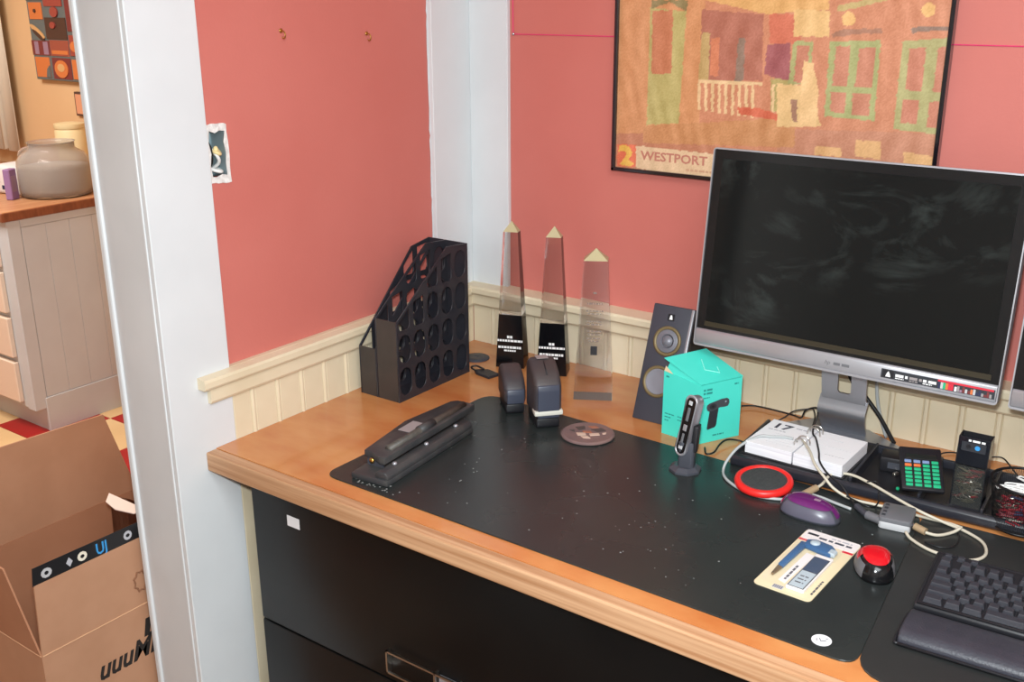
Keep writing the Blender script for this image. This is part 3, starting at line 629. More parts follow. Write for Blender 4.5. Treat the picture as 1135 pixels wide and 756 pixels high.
# prints: face B-C (front right) and face A-B (front left), lid
def facemx(p,q,o=.0004):
    dx=Vector((q[0]-p[0],q[1]-p[1],0)).normalized(); nrm=Vector((dx.y,-dx.x,0))
    return T(p[0]+nrm.x*o,p[1]+nrm.y*o,0)@Matrix(((dx.x,0,nrm.x,0),(dx.y,0,nrm.y,0),(0,1,0,0),(0,0,0,1)))
F1=facemx(P4[1],P4[2]); F2=facemx(P4[0],P4[1])
cm=obj('webcam_print',prism([(.016,.074),(.018,.068),(.023,.065),(.034,.0665),(.048,.070),(.060,.069),(.067,.070),(.070,.076),(.069,.083),(.064,.087),(.050,.087),(.034,.084),(.022,.082),(.017,.079)],0,.0003,'z'),'camg',t,mx=F1)
obj('stem_print',prism([(.024,.068),(.045,.071),(.041,.034),(.038,.030),(.020,.027),(.019,.031)],0,.0002,'z'),'camd',t,mx=F1)
obj('lens_print',prism([(.031+.0085*math.cos(a*.5236),.0745+.0062*math.sin(a*.5236)) for a in range(12)],.0003,.0005,'z'),'camd',cm,mx=F1)
obj('lens_print',prism([(.031+.0035*math.cos(a*.5236),.0745+.0028*math.sin(a*.5236)) for a in range(12)],.0005,.0006,'z'),'blk',cm,mx=F1)
obj('highlight_print',prism([(.061+.002*math.cos(a*.7854),.080+.002*math.sin(a*.7854)) for a in range(8)],.0003,.0005,'z'),'caml',cm,mx=F1)
obj('lettering',bars(.007,.109,.024,.004,F1,1),'tealp',t); obj('lettering',bars(.007,.102,.022,.004,F1,2),'tealp',t)
obj('lettering',bars(.080,.112,.010,.003,F1,3),'tealp',t); obj('lettering',bars(.007,.094,.015,.002,F1,4),'tealp',t); obj('lettering',bars(.034,.012,.026,.0028,F1,5),'tealp',t)
obj('lettering',bars(.006,.121,.010,.0035,F2,6),'tealp',t)
for k_ in range(5): obj('lettering',bars(.006 if k_<3 else .036,.044-.007*(k_%3),[.024,.016,.010,.026,.02][k_],.0022,F2,10+k_),'tealp',t)
# pale outline print on the lid
v=[Vector((p[0],p[1],h+.0014)) for p,h in zip(P4,lidh)]; ux=(v[1]-v[0]); uy=(v[3]-v[0]); q=lambda a,b_:tuple(v[0]+ux*a+uy*b_+Vector((0,0,.0008)))
obj('lid_print',tube([q(.30,.62),q(.62,.42),q(.80,.62),q(.62,.72)],.0011,6,False),'teallt',lid)
# ================================================================== RECORDER IN ITS DOCK
t=thing('voice_recorder_dock','silver rimmed pocket device standing upright in a dark grey dock','device dock',(.789,-.378,MT),16)
obj('base',lathe([(.030,0),(.030,.004),(.021,.010),(.018,.010)],8),'dgrey',t,mx=RZ(20))
obj('dock',prism(rrect(-.013,.017,-.012,.016,.006,3),.008,.058,'z',.002,2),'dgrey',t,'auto',mx=Matrix.Identity(4))
dm=T(-.004,0,.034)@RY(9)@RX(-6)
obj('dock_arm',prism(rrect(.006,.018,-.010,.012,.004,3),.04,.092,'z',.002,2),'blk',t,'auto',mx=RY(4))
dv=obj('device_body',prism(stadium(0,.054,.026,.116,8),-.009,.012,'z',.003,2),'silverd',t,'auto',mx=dm@RZ(-30)@XZ)
obj('rim',tube([(p[0],-.0095-0,p[1]) for p in stadium(0,.054,.024,.114,8)],.0022,8,False,True),'silver',t,True,mx=dm@RZ(-30)@T(0,-.002,0))
obj('faceplate',prism(stadium(0,.054,.020,.108,8),0,.0012,'z'),'blkg',t,mx=dm@RZ(-30)@T(0,-.0118,0)@XZ)
for z,w_,h_,m_ in ((.098,.008,.008,'lgrey'),(.076,.006,.026,'grey'),(.050,.008,.012,'silver'),(.030,.005,.018,'grey'),(.012,.009,.007,'lgrey')): obj('button',box(-w_/2,w_/2,-.0150,-.0130,z-h_/2,z+h_/2,.0008),m_,t,mx=dm@RZ(-30))
# ================================================================== MONITORS
def monitor(x,label,full=True):
    """x: left edge of the bezel"""
    t=thing('monitor',label,'monitor',(x+.279,-.09,DZ)); W=.558; TL=6.8
    OO=T(-.279,.09,-DZ)                         # world-like coords with x from the left edge
    mm=OO@T(0,-.2,.942)@RX(-TL)                 # panel frame: x right, z up along the panel, y depth
    H=.381
    bz=None
    obj('panel_back',box(.004,W-.004,.010,.034,.006,H-.006,.006,2),'blk',t,'auto',mx=mm)
    ring=plate(rrect(0,W,0,H,.006,4),[rrect(.0022,W-.0022,.004,H-.0028,.003,4)],.022); tf(ring,XZ); tf(ring,T(0,.020,0))
    obj('bezel',ring,'silver',t,'auto',mx=mm)
    ch=obj('chin',prism([(.000,.002),(-.003,.006),(-.003,.030),(-.0005,.034),(.010,.034),(.010,.002)],.003,W-.003,'x',.0006),'silver',t,'auto',mx=mm)
    obj('screen',box(.0024,W-.0024,.0015,.008,.034,H-.003),'blkg',t,mx=mm)
    sm=box(.020,W-.020,.0008,.0014,.050,H-.020); o=obj('display',sm,'screen',t,mx=mm)
    obj('lower_strip',box(.018,W-.016,.0006,.0012,.040,.0495),'amber',t,mx=mm)
    if full:
        obj('lettering',text('hp',.011,mm@T(.262,-.0032,.014)@XZ,shear=.3),'grey',ch); obj('lettering',bars(.279,.0145,.03,.005,mm@T(0,-.0032,0)@XZ,3),'grey',ch)
        xs=.365; random.seed(8)
        cols_=['blk','camd','label','blk','pmaroon','cred','corange','cgreen','cbluek','blk','cred','plil']
        strip=obj('sticker_strip',box(xs,.556-.003,-.0038,-.0031,.010,.026),'camd',t,mx=mm)
        obj('sticker_icon',box(xs+.003,xs+.022,-.0042,-.0038,.0115,.0245),'blk',strip,mx=mm)
        obj('sticker_emblem',prism([(xs+.008,.013),(xs+.017,.013),(xs+.015,.019),(xs+.0125,.023),(xs+.010,.019)],-.0045,-.0042,'y'),'wht',strip,mx=mm)
        for k,(a,b_,txt,cc) in enumerate(((.025,.046,'','wht'),(.049,.070,'','label'),(.072,.094,'','wht'))):
            obj('lettering',bars(xs+a,.0155,b_-a,.0048,mm@T(0,-.0040,0)@XZ,k),cc,strip); obj('lettering',bars(xs+a,.0122,(b_-a)*.7,.0018,mm@T(0,-.0040,0)@XZ,k+7),cc,strip)
        obj('sticker_red_top',box(xs+.096,xs+.186,-.0041,-.0038,.0225,.026),'cred',strip,mx=mm)
        for k,cc in enumerate(('navy','lgrey','cgreen','corange','cred','cred')): obj('sticker_colour',box(xs+.097+k*.0042,xs+.101+k*.0042,-.0042,-.0038,.011,.022),cc,strip,mx=mm)
        for k in range(14):
            a=xs+.124+k*.0043; cc=random.choice(['sticker','label','pmaroon','corange','plil','lgrey','navy']); obj('sticker_colour',box(a,a+.0036,-.0042,-.0038,.0110,.0110+random.uniform(.004,.011)),cc,strip,mx=mm)
    # stand: sheet metal neck with a slot, rolled at the knee, flat base sheet
    nx0,nx1=.226,.312
    upper=plate([(nx0,0),(nx1,0),(nx1-.002,.122),(nx0-.006,.122)],[rrect(nx0+.030,nx0+.056,.016,.080,.006,4)],.005)
    tf(upper,XZ); tf(upper,OO@T(0,-.085,.848)@RX(6))
    obj('neck',upper,'silverd',t)
    # knee profile in (y,z)
    c=[(-.085,.852),(-.088,.846),(-.094,.838),(-.098,.829),(-.096,.818),(-.086,.806),(-.074,.794),(-.062,.783),(-.050,.772),(-.044,.765)]
    c2=[(y+.005,z+.001) for y,z in c][::-1]
    b=bmesh.new(); n=len(c); A_=[];B_=[]
    for i,(y,z) in enumerate(c):
        w_=0 if i<5 else (i-4)*.0022
        A_.append((b.verts.new((nx0-.004-w_*.6,y,z)),b.verts.new((nx1+.003-w_,y,z))))
    for i,(y,z) in enumerate(c):
        w_=0 if i<5 else (i-4)*.0022
        B_.append((b.verts.new((nx0-.004-w_*.6,y+.0045,z+.001)),b.verts.new((nx1+.003-w_,y+.0045,z+.001))))
    for S_ in (A_,B_):
        for i in range(n-1): b.faces.new((S_[i][0],S_[i][1],S_[i+1][1],S_[i+1][0]))
    for k in (0,1):
        for i in range(n-1): b.faces.new((A_[i][k],A_[i+1][k],B_[i+1][k],B_[i][k]))
    for i in (0,n-1): b.faces.new((A_[i][0],A_[i][1],B_[i][1],B_[i][0]))
    bmesh.ops.recalc_face_normals(b,faces=b.faces)
    obj('knee',b,'silverd',t,'auto',mx=OO)
    bs=prism([(.135,-.083),(.150,-.085),(.335,-.080),(.385,-.078),(.392,-.070),(.375,-.052),(.300,-.006),(.190,-.006),(.150,-.060)],DZ+.0005,DZ+.0055,'z',.001)
    obj('base_plate',bs,'silverd',t,mx=OO)
    obj('hinge',box(nx0+.004,nx1-.004,-.165,-.082,.955,.985,.004,2),'blk',t,'auto',mx=OO)
    return t
monitor(.7065,'large silver edged monitor with a dusty dark screen and a sticker strip',True)
monitor(1.2815,'second silver edged monitor cut off by the right edge of the photo',False)
# cables hanging behind the monitor
def cable(label,pts,r,m,cat='cable',name='cable',group=None,parts=()):
    p0=Vector(pts[0]); t=thing(name,label,cat,p0,0,group)
    obj('cord',tube([Vector(p)-p0 for p in pts],r,8),m,t,True)
    for nm,a,b_,rr,mm_ in parts:
        obj(nm,tube([Vector(a)-p0,Vector(b_)-p0],rr,10,False),mm_,t,'auto')
    return t
cable('thick black monitor cable hanging behind the stand to the desk',[(.955,-.075,.955),(.974,-.055,.885),(1.006,-.052,.851),(1.036,-.05,.816),(1.060,-.046,.778),(1.066,-.040,.765)],.0042,'cableb')
cable('pale cable hanging behind the monitor stand beside the thick black one',[(1.014,-.03,.95),(1.018,-.03,.875),(1.024,-.03,.835),(1.034,-.03,.803),(1.045,-.022,.765)],.0035,'cablew')
# ================================================================== DESK TRAY AND WHAT STANDS IN IT
TZ=DZ+.0028
tr=thing('desk_tray','long black desk organiser tray with compartments under the monitors','desk tray',(.848,-.311,TZ),2.6)
TLn=.80;TD=.196
b=box(0,TLn,0,TD,0,.006,.001)
obj('tray_floor',b,'blk',tr)
obj('front_rail',prism([(0,0),(-.003,.004),(-.003,.016),(.002,.021),(.010,.020),(.012,.006),(.012,0)],0,TLn,'x',.001),'file',tr,'auto')
obj('back_rail',box(0,TLn,TD-.008,TD,0.005,.021,.002,2),'file',tr,'auto')
for x_,nm in ((0,'end_wall'),(TLn-.006,'end_wall')): obj(nm,box(x_,x_+.006,.010,TD-.007,.005,.026,.002,2),'file',tr,'auto')
for x_ in (.214,.330,.430,.56): obj('divider',box(x_,x_+.005,.010,TD-.007,.005,.026,.001),'file',tr)
obj('raised_shelf',box(.005,.213,.010,TD-.008,.012,.0205,.001),'blk',tr)
tm_=T(.848,-.311,TZ)@RZ(2.6)
def intray(x,y,z): v=tm_@Vector((x,y,z)); return (v.x,v.y,v.z)
# bits in the dark compartment
random.seed(6)
cols_=['clips','gold','clips','clips','usb','cgreen','clips','gold']
for k in range(8):
    x_=.232+.085*random.random(); y_=.03+.10*random.random()
    o=obj('small_fitting',lathe([(.002,0),(.003,.001),(.003,.004),(.002,.005),(0,.005)],12) if k%2 else box(-.006,.006,-.003,.003,0,.006,.001),cols_[k],smooth='auto'); place(o,intray(x_,y_,.0065),random.uniform(0,180))
    tag(o,'small metal fitting lying in the dark tray compartment left of the calculator','fitting','fittings loose in the tray compartment')
o=thing('charger_block','black block lying in the tray compartment behind the loose fittings','charger',intray(.262,.135,.0065),10)
obj('body',box(-.024,.04,-.022,.022,0,.028,.003,2),'blk',o,'auto'); obj('label',box(-.01,.024,-.0226,-.0218,.008,.02),'dgrey',o)
# calendar: two paper stacks with arch rings on a base
c=thing('desk_calendar','white flip page desk calendar showing 17 on the black tray','desk calendar',intray(.018,.022,.0206),-1.2)
cal_w=.184; cal_d=.128
obj('calendar_base',box(-.004,cal_w+.004,-.004,cal_d+.004,0,.002,.0005),'blk',c)
for x_,nm in ((0,'page_stack'),(.0935,'page_stack')):
    h=.0245
    o=obj(nm,box(x_,x_+.0905,0,cal_d,.002,h-.0006,.0004),'pedge',c)
    obj('top_page',box(x_+.0002,x_+.0903,.0002,cal_d-.0002,h-.0004,h),'paper',o)
obj('lettering',text('17',.034,T(.010,.090,.0246),sx=1.1,off=.0008),'ink',c)
obj('lettering',bars(.054,.106,.022,.004,T(0,0,.0246),1),'inkl',c)
obj('lettering',bars(.010,.078,.034,.003,T(0,0,.0246),2),'inkl',c)
for k in range(5): obj('ruled_line',box(.030,.082,.066-k*.011,.0663-k*.011,.0245,.0247),'inkl',c)
for k,(a,b_) in enumerate(((.112,.150),(.112,.176),(.140,.176))): obj('ruled_line',box(a,b_,.098-k*.034,.0983-k*.034,.0245,.0247),'ink' if k==2 else 'inkl',c)
for y_ in (.036,.050,.098,.112):
    obj('ring',tube([(.080,y_,.020),(.080,y_,.030),(.084,y_,.037),(.092,y_,.040),(.100,y_,.037),(.104,y_,.030),(.104,y_,.020)],.0012,8),'chrome',c,True)
# calculator
c=thing('calculator','small black calculator with green keys tilted up in the tray','calculator',(1.150,-.283,TZ+.022),23)
km=RX(27); W=.070; L=.094
obj('case',box(0,W,0,L,0,.009,.003,2),'blk',c,'auto',mx=km)
obj('display_window',box(.010,W-.008,L-.027,L-.016,.0085,.0096,.0005),'lcd',c,mx=km)
kc=None
for r_ in range(7):
    for q in range(4):
        x_=.013+q*.0148; y_=.0095+r_*.0085
        m_='cgreen'
        if r_==6: m_='cbluek' if q<3 else 'cgreen'
        if r_==5: m_='corange' if q<2 else ('cbluek' if q==2 and False else 'cgreen')
        hh=.0062; ww=.0116
        if q==3 and r_==0: ww=.0125;hh=.0072
        obj('key',box(x_-ww/2,x_+ww/2,y_-hh/2,y_+hh/2,.0085,.0108,.0011,2),m_,c,'auto',mx=km)
# acrylic clip holder
h=thing('clip_holder','tall smoky plastic holder of paper clips standing right of the calculator','clip holder',intray(.378,.036,.0065),1)
W=.050
obj('front_window',box(0,W,0,.0025,.004,.078,.0005),'clearp',h)
obj('upper_panel',box(0,W,.004,.0065,.078,.128,.0006),'smoke',h)
obj('back_panel',box(0,W,.030,.0325,0,.128,.0005),'smoke',h)
for x_ in (0,W-.002): obj('side_panel',prism([(.0,0),(.033,0),(.033,.128),(.006,.128),(.0,.078)],x_,x_+.002,'x'),'smoke',h)
obj('foot',box(-.004,W+.004,-.010,.036,-.0,.004,.001),'file',h)
obj('top_label',box(.006,W-.006,.0034,.0040,.104,.120),'camd',h)
obj('emblem',prism([(.031+.0042*math.cos(a*.5236),.112+.0042*math.sin(a*.5236)) for a in range(12)],.0030,.0034,'y'),'tapeb',h)
obj('lettering',bars(.016,.1215,.026,.0035,T(0,.0034,0)@XZ,4),'wht',h)
obj('emblem_left',prism([(.017+.004*math.cos(a*.5236),.112+.004*math.sin(a*.5236)) for a in range(12)],.0030,.0034,'y'),'blk',h)
# heap of clips inside: stuff of the holder
def clipheap(n,fx,fy,fz,r=.0007,s=1):
    b=bmesh.new()
    for k in range(n):
        pts=[(-.012,-.003,0),(.009,-.0035,0),(.012,0,0),(.009,.0035,0),(-.008,.0035,0),(-.010,.001,0),(-.008,-.0012,0),(.006,-.0012,0)]
        pts=[(p[0]*s,p[1]*s,p[2]) for p in pts]
        x,y,z=fx(),fy(),fz(); mxx=T(x,y,z)@Matrix.Rotation(random.uniform(0,6.28),4,'Z')@Matrix.Rotation(random.uniform(-.9,.9),4,'X')@Matrix.Rotation(random.uniform(-.5,.5),4,'Y')
        tube([mxx@Vector(p) for p in pts],r*s,4,False,bm=b)
    return b
random.seed(9)
u=random.uniform
for m_ in ('clips','clipg','clipr'):
    o=obj('clip_fill',clipheap(26 if m_!='clipr' else 10,lambda:u(.013,W-.013),lambda:u(.008,.026),lambda:u(.012,.070)),m_,h); o['kind']='stuff'
# wire mesh cup
CX,CY=1.337,-.262
cpz=TZ+.0065
cup=thing('wire_mesh_cup','round black wire mesh cup of paper clips at the right edge of the tray','mesh cup',(CX,CY,cpz))
obj('rim',tube([(.053*math.cos(a*PI/18),.053*math.sin(a*PI/18),.078) for a in range(36)],.0024,8,False,True),'mesh',cup,True)
obj('base_ring',tube([(.043*math.cos(a*PI/18),.043*math.sin(a*PI/18),.002) for a in range(36)],.002,8,False,True),'mesh',cup,True)
obj('base_plate',lathe([(.043,0),(.043,.001),(0,.001)],36),'mesh',cup)
b=bmesh.new()
for k in range(90):
    a=2*PI*k/90
    tube([(.043*math.cos(a),.043*math.sin(a),.002),(.053*math.cos(a+.25),.053*math.sin(a+.25),.078)],.00028,3,False,bm=b)
    tube([(.043*math.cos(a),.043*math.sin(a),.002),(.053*math.cos(a-.25),.053*math.sin(a-.25),.078)],.00028,3,False,bm=b)
o=obj('wire_mesh',b,'mesh',cup); o['kind']='stuff'
random.seed(12)
def inr(rr): 
    a=u(0,6.28); q=rr*math.sqrt(random.random()); return q*math.cos(a),q*math.sin(a)
heap=thing('paper_clip_heap','heap of maroon, steel and dark clips filling the wire mesh cup','clips',(CX,CY,cpz+.0015))
for m_,n in (('clipm',70),('clips',50),('clipr',40),('navy',16)):
    b=None
    b=bmesh.new()
    for k in range(n):
        x,y=inr(.030); z=u(.004,.052)
        pts=[(-.012,-.003,0),(.009,-.0035,0),(.012,0,0),(.009,.0035,0),(-.008,.0035,0)]
        mxx=T(x,y,z)@Matrix.Rotation(u(0,6.28),4,'Z')@Matrix.Rotation(u(-.9,.9),4,'X')
        tube([mxx@Vector(p) for p in pts],.0016 if m_!='clips' else .0009,4,False,bm=b)
    o=obj('clip_fill',b,m_,heap); o['kind']='stuff'
lay=[(-.028,-.012,20),(-.022,-.018,-8),(-.012,-.022,-14),(-.004,-.026,-10),(.006,-.024,-18),(-.016,-.010,6),(.0,-.014,-12),(.012,-.018,-22),(-.006,.012,-38)]
for k,(x,y,a) in enumerate(lay):
    cc=obj('paper_clip',tube([(-.014,-.0035,0),(.012,-.0045,0),(.016,0,0),(.012,.0045,0),(-.011,.0045,0),(-.014,.001,0),(-.011,-.0018,0),(.008,-.0018,0)],.0013,6),'clip',smooth=True)
    cc.location=(CX+x,CY+y,cpz+.066+.0012*k); cc.rotation_euler=(R(8),R(-6),R(a))
    tag(cc,'large white coated paper clip lying on top of the heap in the mesh cup','paper clip','white paper clips in the mesh cup')
# ================================================================== CHARGING PUCK
c=thing('charging_puck','round wireless charging pad with a red rim and ribbed grey top','charging pad',(.928,-.3235,MT),0)
obj('rim',lathe([(.046,0),(.0505,.003),(.0515,.008),(.0500,.0125),(.046,.0145),(.0405,.0135),(.0400,.006)],56),'rubred',c,True)
obj('base',lathe([(.045,0.0002),(.045,.003),(0,.003)],40),'blk',c)
p=obj('pad',lathe([(.0405,.004),(.0405,.0115),(.039,.0125),(0,.0125)],48),'rubgrey',c,'auto')
for k in range(18):
    y=-.036+k*.0042; hw=math.sqrt(max(0,.0375**2-y*y))
    obj('rib',box(-hw,hw,y-.0007,y+.0007,.0123,.0134),'rubgrey',p)
c.location=(.936,-.363,MT+.0048); c.rotation_euler=(R(5),0,0)
# ================================================================== MICE
def dome(L,W,H,a0=0,a1=90,us=36,vs_=10,skew=.12,off=0,uf=None,pw=2.4):
    b=bmesh.new(); rings=[]
    for j in range(vs_+1):
        ph=R(a0+(a1-a0)*j/vs_); rr=math.cos(ph)**.62; z=H*math.sin(ph)
        ring=[]
        for i in range(us):
            th=2*PI*i/us; c_=abs(math.cos(th))**(2/pw)*(1 if math.cos(th)>0 else -1); s_=abs(math.sin(th))**(2/pw)*(1 if math.sin(th)>0 else -1)
            x=(L/2+off)*rr*c_+skew*L*math.sin(ph); y=(W/2+off)*rr*s_*(1-.10*c_)
            ring.append(b.verts.new((x,y,z+off*(j/vs_)-.10*H*math.sin(ph)*c_*rr)))
        rings.append(ring)
    for A,B in zip(rings,rings[1:]):
        for i in range(us):
            if uf and not uf(i/us): continue
            b.faces.new((A[i],A[(i+1)%us],B[(i+1)%us],B[i]))
    if not uf: b.faces.new(rings[-1])
    if a0==0 and not uf: b.faces.new(rings[0][::-1])
    bmesh.ops.delete(b,geom=[v for v in b.verts if not v.link_faces],context='VERTS')
    bmesh.ops.recalc_face_normals(b,faces=b.faces)
    return b
m1=thing('purple_mouse','glossy purple topped computer mouse beside the white cable','mouse',(1.041,-.413,MT),-5)
obj('mouse_body',dome(.104,.062,.030,skew=-.02),'dgrey',m1,True)
sh=dome(.104,.062,.030,52,90,skew=-.02,off=.0009); obj('top_shell',sh,'purple',m1,True)
sh=dome(.104,.062,.030,22,54,skew=-.02,off=.0008,uf=lambda f:f<.56 or f>.97); obj('top_shell_side',sh,'purple',m1,True)
sh=dome(.104,.062,.030,8,48,skew=-.02,off=.0006,uf=lambda f:.60<f<.93); obj('side_grip',sh,mat('satin_grey_grip',(88,86,100),.3),m1,True)
obj('scroll_wheel',lathe([(.006,-.003),(.007,-.0015),(.007,.0015),(.006,.003)],20),'blk',m1,True,mx=T(-.034,0,.0215)@RX(90))
obj('emblem',box(.005,.016,-.003,.003,.0298,.0312,.0005),'plil',m1)
m2=thing('red_mouse','small black mouse with a red wedge on top, by the carded knife','mouse',(1.187,-.531,MT),-66)
obj('mouse_body',dome(.082,.058,.034,skew=.06),'blkg',m2,True)
sh=dome(.082,.058,.034,34,89,skew=.06,off=.0010,uf=lambda f:.25<f<.75); obj('top_shell',sh,'mred',m2,True)
sh=dome(.082,.058,.034,60,90,skew=.06,off=.0011); obj('top_shell',sh,'mred',m2,True)
sh=dome(.082,.058,.034,6,46,skew=.06,off=.0006,uf=lambda f:.64<f<.86); obj('side_grip',sh,'grey',m2,True)
sh=dome(.082,.058,.034,6,46,skew=.06,off=.0006,uf=lambda f:.14<f<.36); obj('side_grip',sh,'grey',m2,True)
obj('scroll_wheel',lathe([(.006,-.003),(.007,-.0015),(.007,.0015),(.006,.003)],20),'blk',m2,True,mx=T(-.030,0,.020)@RX(90))
# ================================================================== CARDED KNIFE
c=thing('carded_knife','blue utility knife and blade case sealed on a cream backing card','carded tool',(1.0500,-.670,MT),-2)
CW,CL=.090,.206
obj('backing_card',prism(rrect(0,CW,0,CL,.008,3),0,.0012,'z'),'card',c)
obj('header',prism(rrect(0.001,CW-.001,CL-.034,CL-.0006,.005,3),.0012,.0015,'z'),'cardw',c)
obj('header_bar',box(.006,.024,CL-.017,CL-.011,.0015,.0018),'camd',c)
obj('lettering',bars(.027,CL-.022,.055,.0055,T(0,0,.0015),5),'ink',c)
obj('lettering',bars(.044,CL-.012,.034,.004,T(0,0,.0015),6),'inkl',c)
obj('stripe',box(0.0008,.018,CL-.041,CL-.035,.0012,.0015),'cred',c); obj('stripe',box(CW-.018,CW-.0008,CL-.041,CL-.035,.0012,.0015),'cred',c)
obj('blister',box(.008,.078,.012,CL-.040,.0012,.013,.004,2),'blister',c,'auto')
kn=obj('knife_handle',prism([(.012,.062),(.021,.060),(.024,.150),(.012,.150)],.002,.009,'z',.002,2),'cblue',c,'auto')
obj('knife_tip',prism([(.014,.034),(.018,.032),(.021,.060),(.012,.062)],.003,.007,'z',.001),'cbrown',c)
obj('tool_head',prism([(.020,.140),(.066,.132),(.070,.150),(.058,.162),(.030,.166),(.018,.158)],.002,.010,'z',.002,2),'cblue',c,'auto')
obj('tool_hub',lathe([(.008,.009),(.008,.0115),(.005,.013),(0,.013)],18,.034,.152),'cgrey',c,True)
obj('tool_end',box(.060,.072,.134,.150,.003,.011,.002),'cgrey',c)
obj('paper_insert',prism([(.028,.030),(.040,.026),(.044,.128),(.030,.130)],.0013,.0018,'z'),'cardw',c)
obj('lettering',bars(0,0,.05,.0035,T(.037,.036,.0018)@RZ(90),7),'ink',c)
bc=obj('blade_case',box(.046,.074,.014,.128,.0013,.007,.001),'cardw',c)
obj('case_border',box(.0475,.0725,.0165,.118,.007,.0073),'camd',bc); obj('case_label',box(.049,.071,.070,.116,.0073,.0076),'cblud',bc); obj('case_label',box(.049,.071,.018,.068,.0073,.0076),'cgrey',bc)
for k in range(3): obj('lettering',bars(.053,.050-.010*k,.013,.003,T(0,0,.0076),k),'camg',bc)
obj('barcode',box(.028,.044,.006,.016,.0012,.0015),'inkl',c)
for k in range(5): obj('barcode_bar',box(.029+k*.003,.0302+k*.003,.007,.015,.0015,.0017),'ink',c)
obj('lettering',bars(0,0,.045,.003,T(.085,.020,.0012)@RZ(90),8),'ink',c)
# ================================================================== KEYBOARD + WRIST REST
kb=thing('keyboard','black computer keyboard cut off by the right edge of the photo','keyboard',(1.2665,-.610,MT),3.2)
KW,KD=.445,.150
case=prism([(0,.004),(0,.013),(.006,.016),(KD-.004,.027),(KD,.024),(KD,.004)],0,KW,'x',.003,2); obj('case',case,'kbd',kb,'auto')
obj('case_rim',tube([(.004,.004,.0155),(.004,KD-.006,.0262),(KW-.004,KD-.006,.0262),(KW-.004,.004,.0155)],.0022,8,False,True),'blk',kb,True)
proto={}
def keycap(wd):
    if wd in proto: return proto[wd]
    b=bmesh.new(); w_=wd-.0022
    lo=[b.verts.new((x*w_/2,y*.0083,0)) for x,y in ((-1,-1),(1,-1),(1,1),(-1,1))]; hi=[b.verts.new((x*(w_/2-.0022),y*.0060+.0006,.0082)) for x,y in ((-1,-1),(1,-1),(1,1),(-1,1))]
    b.faces.new(lo[::-1]); b.faces.new(hi)
    for i in range(4): b.faces.new((lo[i],lo[(i+1)%4],hi[(i+1)%4],hi[i]))
    bmesh.ops.bevel(b,geom=b.edges[:],offset=.0008,segments=1,affect='EDGES'); me=bpy.data.meshes.new('key'); b.to_mesh(me); b.free(); me.materials.append(M['key']); proto[wd]=me; return me
U=.0190
rows=[(.0150,[1.5,1.25,1.5,6,1.5,1.25,1.5,1,1,1]),(.0345,[2.25]+[1]*10+[2.75,1,1,1]),(.0540,[1.75]+[1]*11+[2.25,1,1,1]),(.0735,[1.5]+[1]*12+[1.5,1,1,1]),(.0930,[1]*13+[2,1,1,1]),(.1180,[1,-.5]+[1]*4+[-.25]+[1]*4+[-.25]+[1]*4+[-.25,1,1,1]),(.1410,[.9]*6+[-8])]
for ry,ws in rows[:6]:
    x=.0085
    for w_ in ws:
        if w_<0: x+=-w_*U; continue
        wd=w_*U
        if x+wd>KW-.006: break
        o=bpy.data.objects.new('key',keycap(round(wd,4))); COL.objects.link(o); o.parent=kb
        o.location=(x+wd/2,ry,.0158+ry*.0735); o.rotation_euler=(R(4.1),0,0); x+=wd
# small media keys on the upper left
for k in range(3):
    o=bpy.data.objects.new('key',keycap(round(.8*U,4))); COL.objects.link(o); o.parent=kb; o.location=(.018+k*.0185,.1360,.0158+.136*.0735); o.rotation_euler=(R(4.1),0,0); o.scale=(1,.6,.7)
wr=thing('wrist_rest','padded black wrist rest in front of the keyboard','wrist rest',(1.268,-.706,MT),3.2)
obj('pad',prism([(.002,.006),(.004,.013),(.014,.019),(.034,.021),(.062,.019),(.082,.014),(.088,.008),(.088,.003),(.002,.003)],0.004,.45,'x',.004,4),'wrist',wr,'auto')
obj('piping',tube([(.006,.0,.0045),(.44,.0,.0045)],.0022,8,False),'blk',wr,True)
obj('piping_side',tube([(.006,.0,.0045),(.001,.008,.0045),(.001,.075,.0045),(.008,.088,.0045)],.0022,8),'blk',wr,True)
obj('rubber_base',box(.006,.45,.006,.084,0,.003),'blk',wr)
# ================================================================== USB HUB AND CABLES
h=thing('usb_hub','small grey four-port USB hub with a pale side on the cables','usb hub',(1.146,-.392,MT),8)
obj('shell',prism(rrect(0,.052,0,.060,.006,4),.006,.020,'z',.002,2),'grey',h,'auto')
obj('lower_shell',prism(rrect(.0008,.0512,-.0012,.059,.006,4),0.0,.0125,'z',.002,2),'lgrey',h,'auto')
for k in range(4): obj('port_mark',box(.004,.010,.008+k*.013,.014+k*.013,.0198,.0208,.0004),'camd',h)
Z0=MT+.003
cable('black lead with a grey boot running from behind the calendar to the USB hub',[(.746,-.036,.766),(.769,-.020,.766),(.81,-.018,.766),(.855,-.022,.766),(.880,-.045,.775),(.894,-.063,.80),(.912,-.052,.806),(.935,-.11,.815),(.950,-.170,.815),(.959,-.196,.812),(.971,-.213,.812),(.995,-.262,.810),(1.010,-.297,.808),(1.030,-.312,.797),(1.060,-.322,.785),(1.086,-.335,Z0),(1.103,-.356,Z0+.002)],.0018,'cableb',parts=(('boot',(1.098,-.350,Z0+.003),(1.126,-.378,Z0+.005),.0055,'dgrey'),('plug_body',(1.124,-.376,Z0+.006),(1.150,-.385,Z0+.007),.0075,'grey')))
cable('thin black lead looping beside the thicker black lead behind the calendar',[(.836,-.068,.7625),(.852,-.062,.775),(.868,-.057,.79),(.892,-.047,.797),(.905,-.050,.800),(.930,-.11,.806),(.950,-.19,.806)],.0015,'cableb')
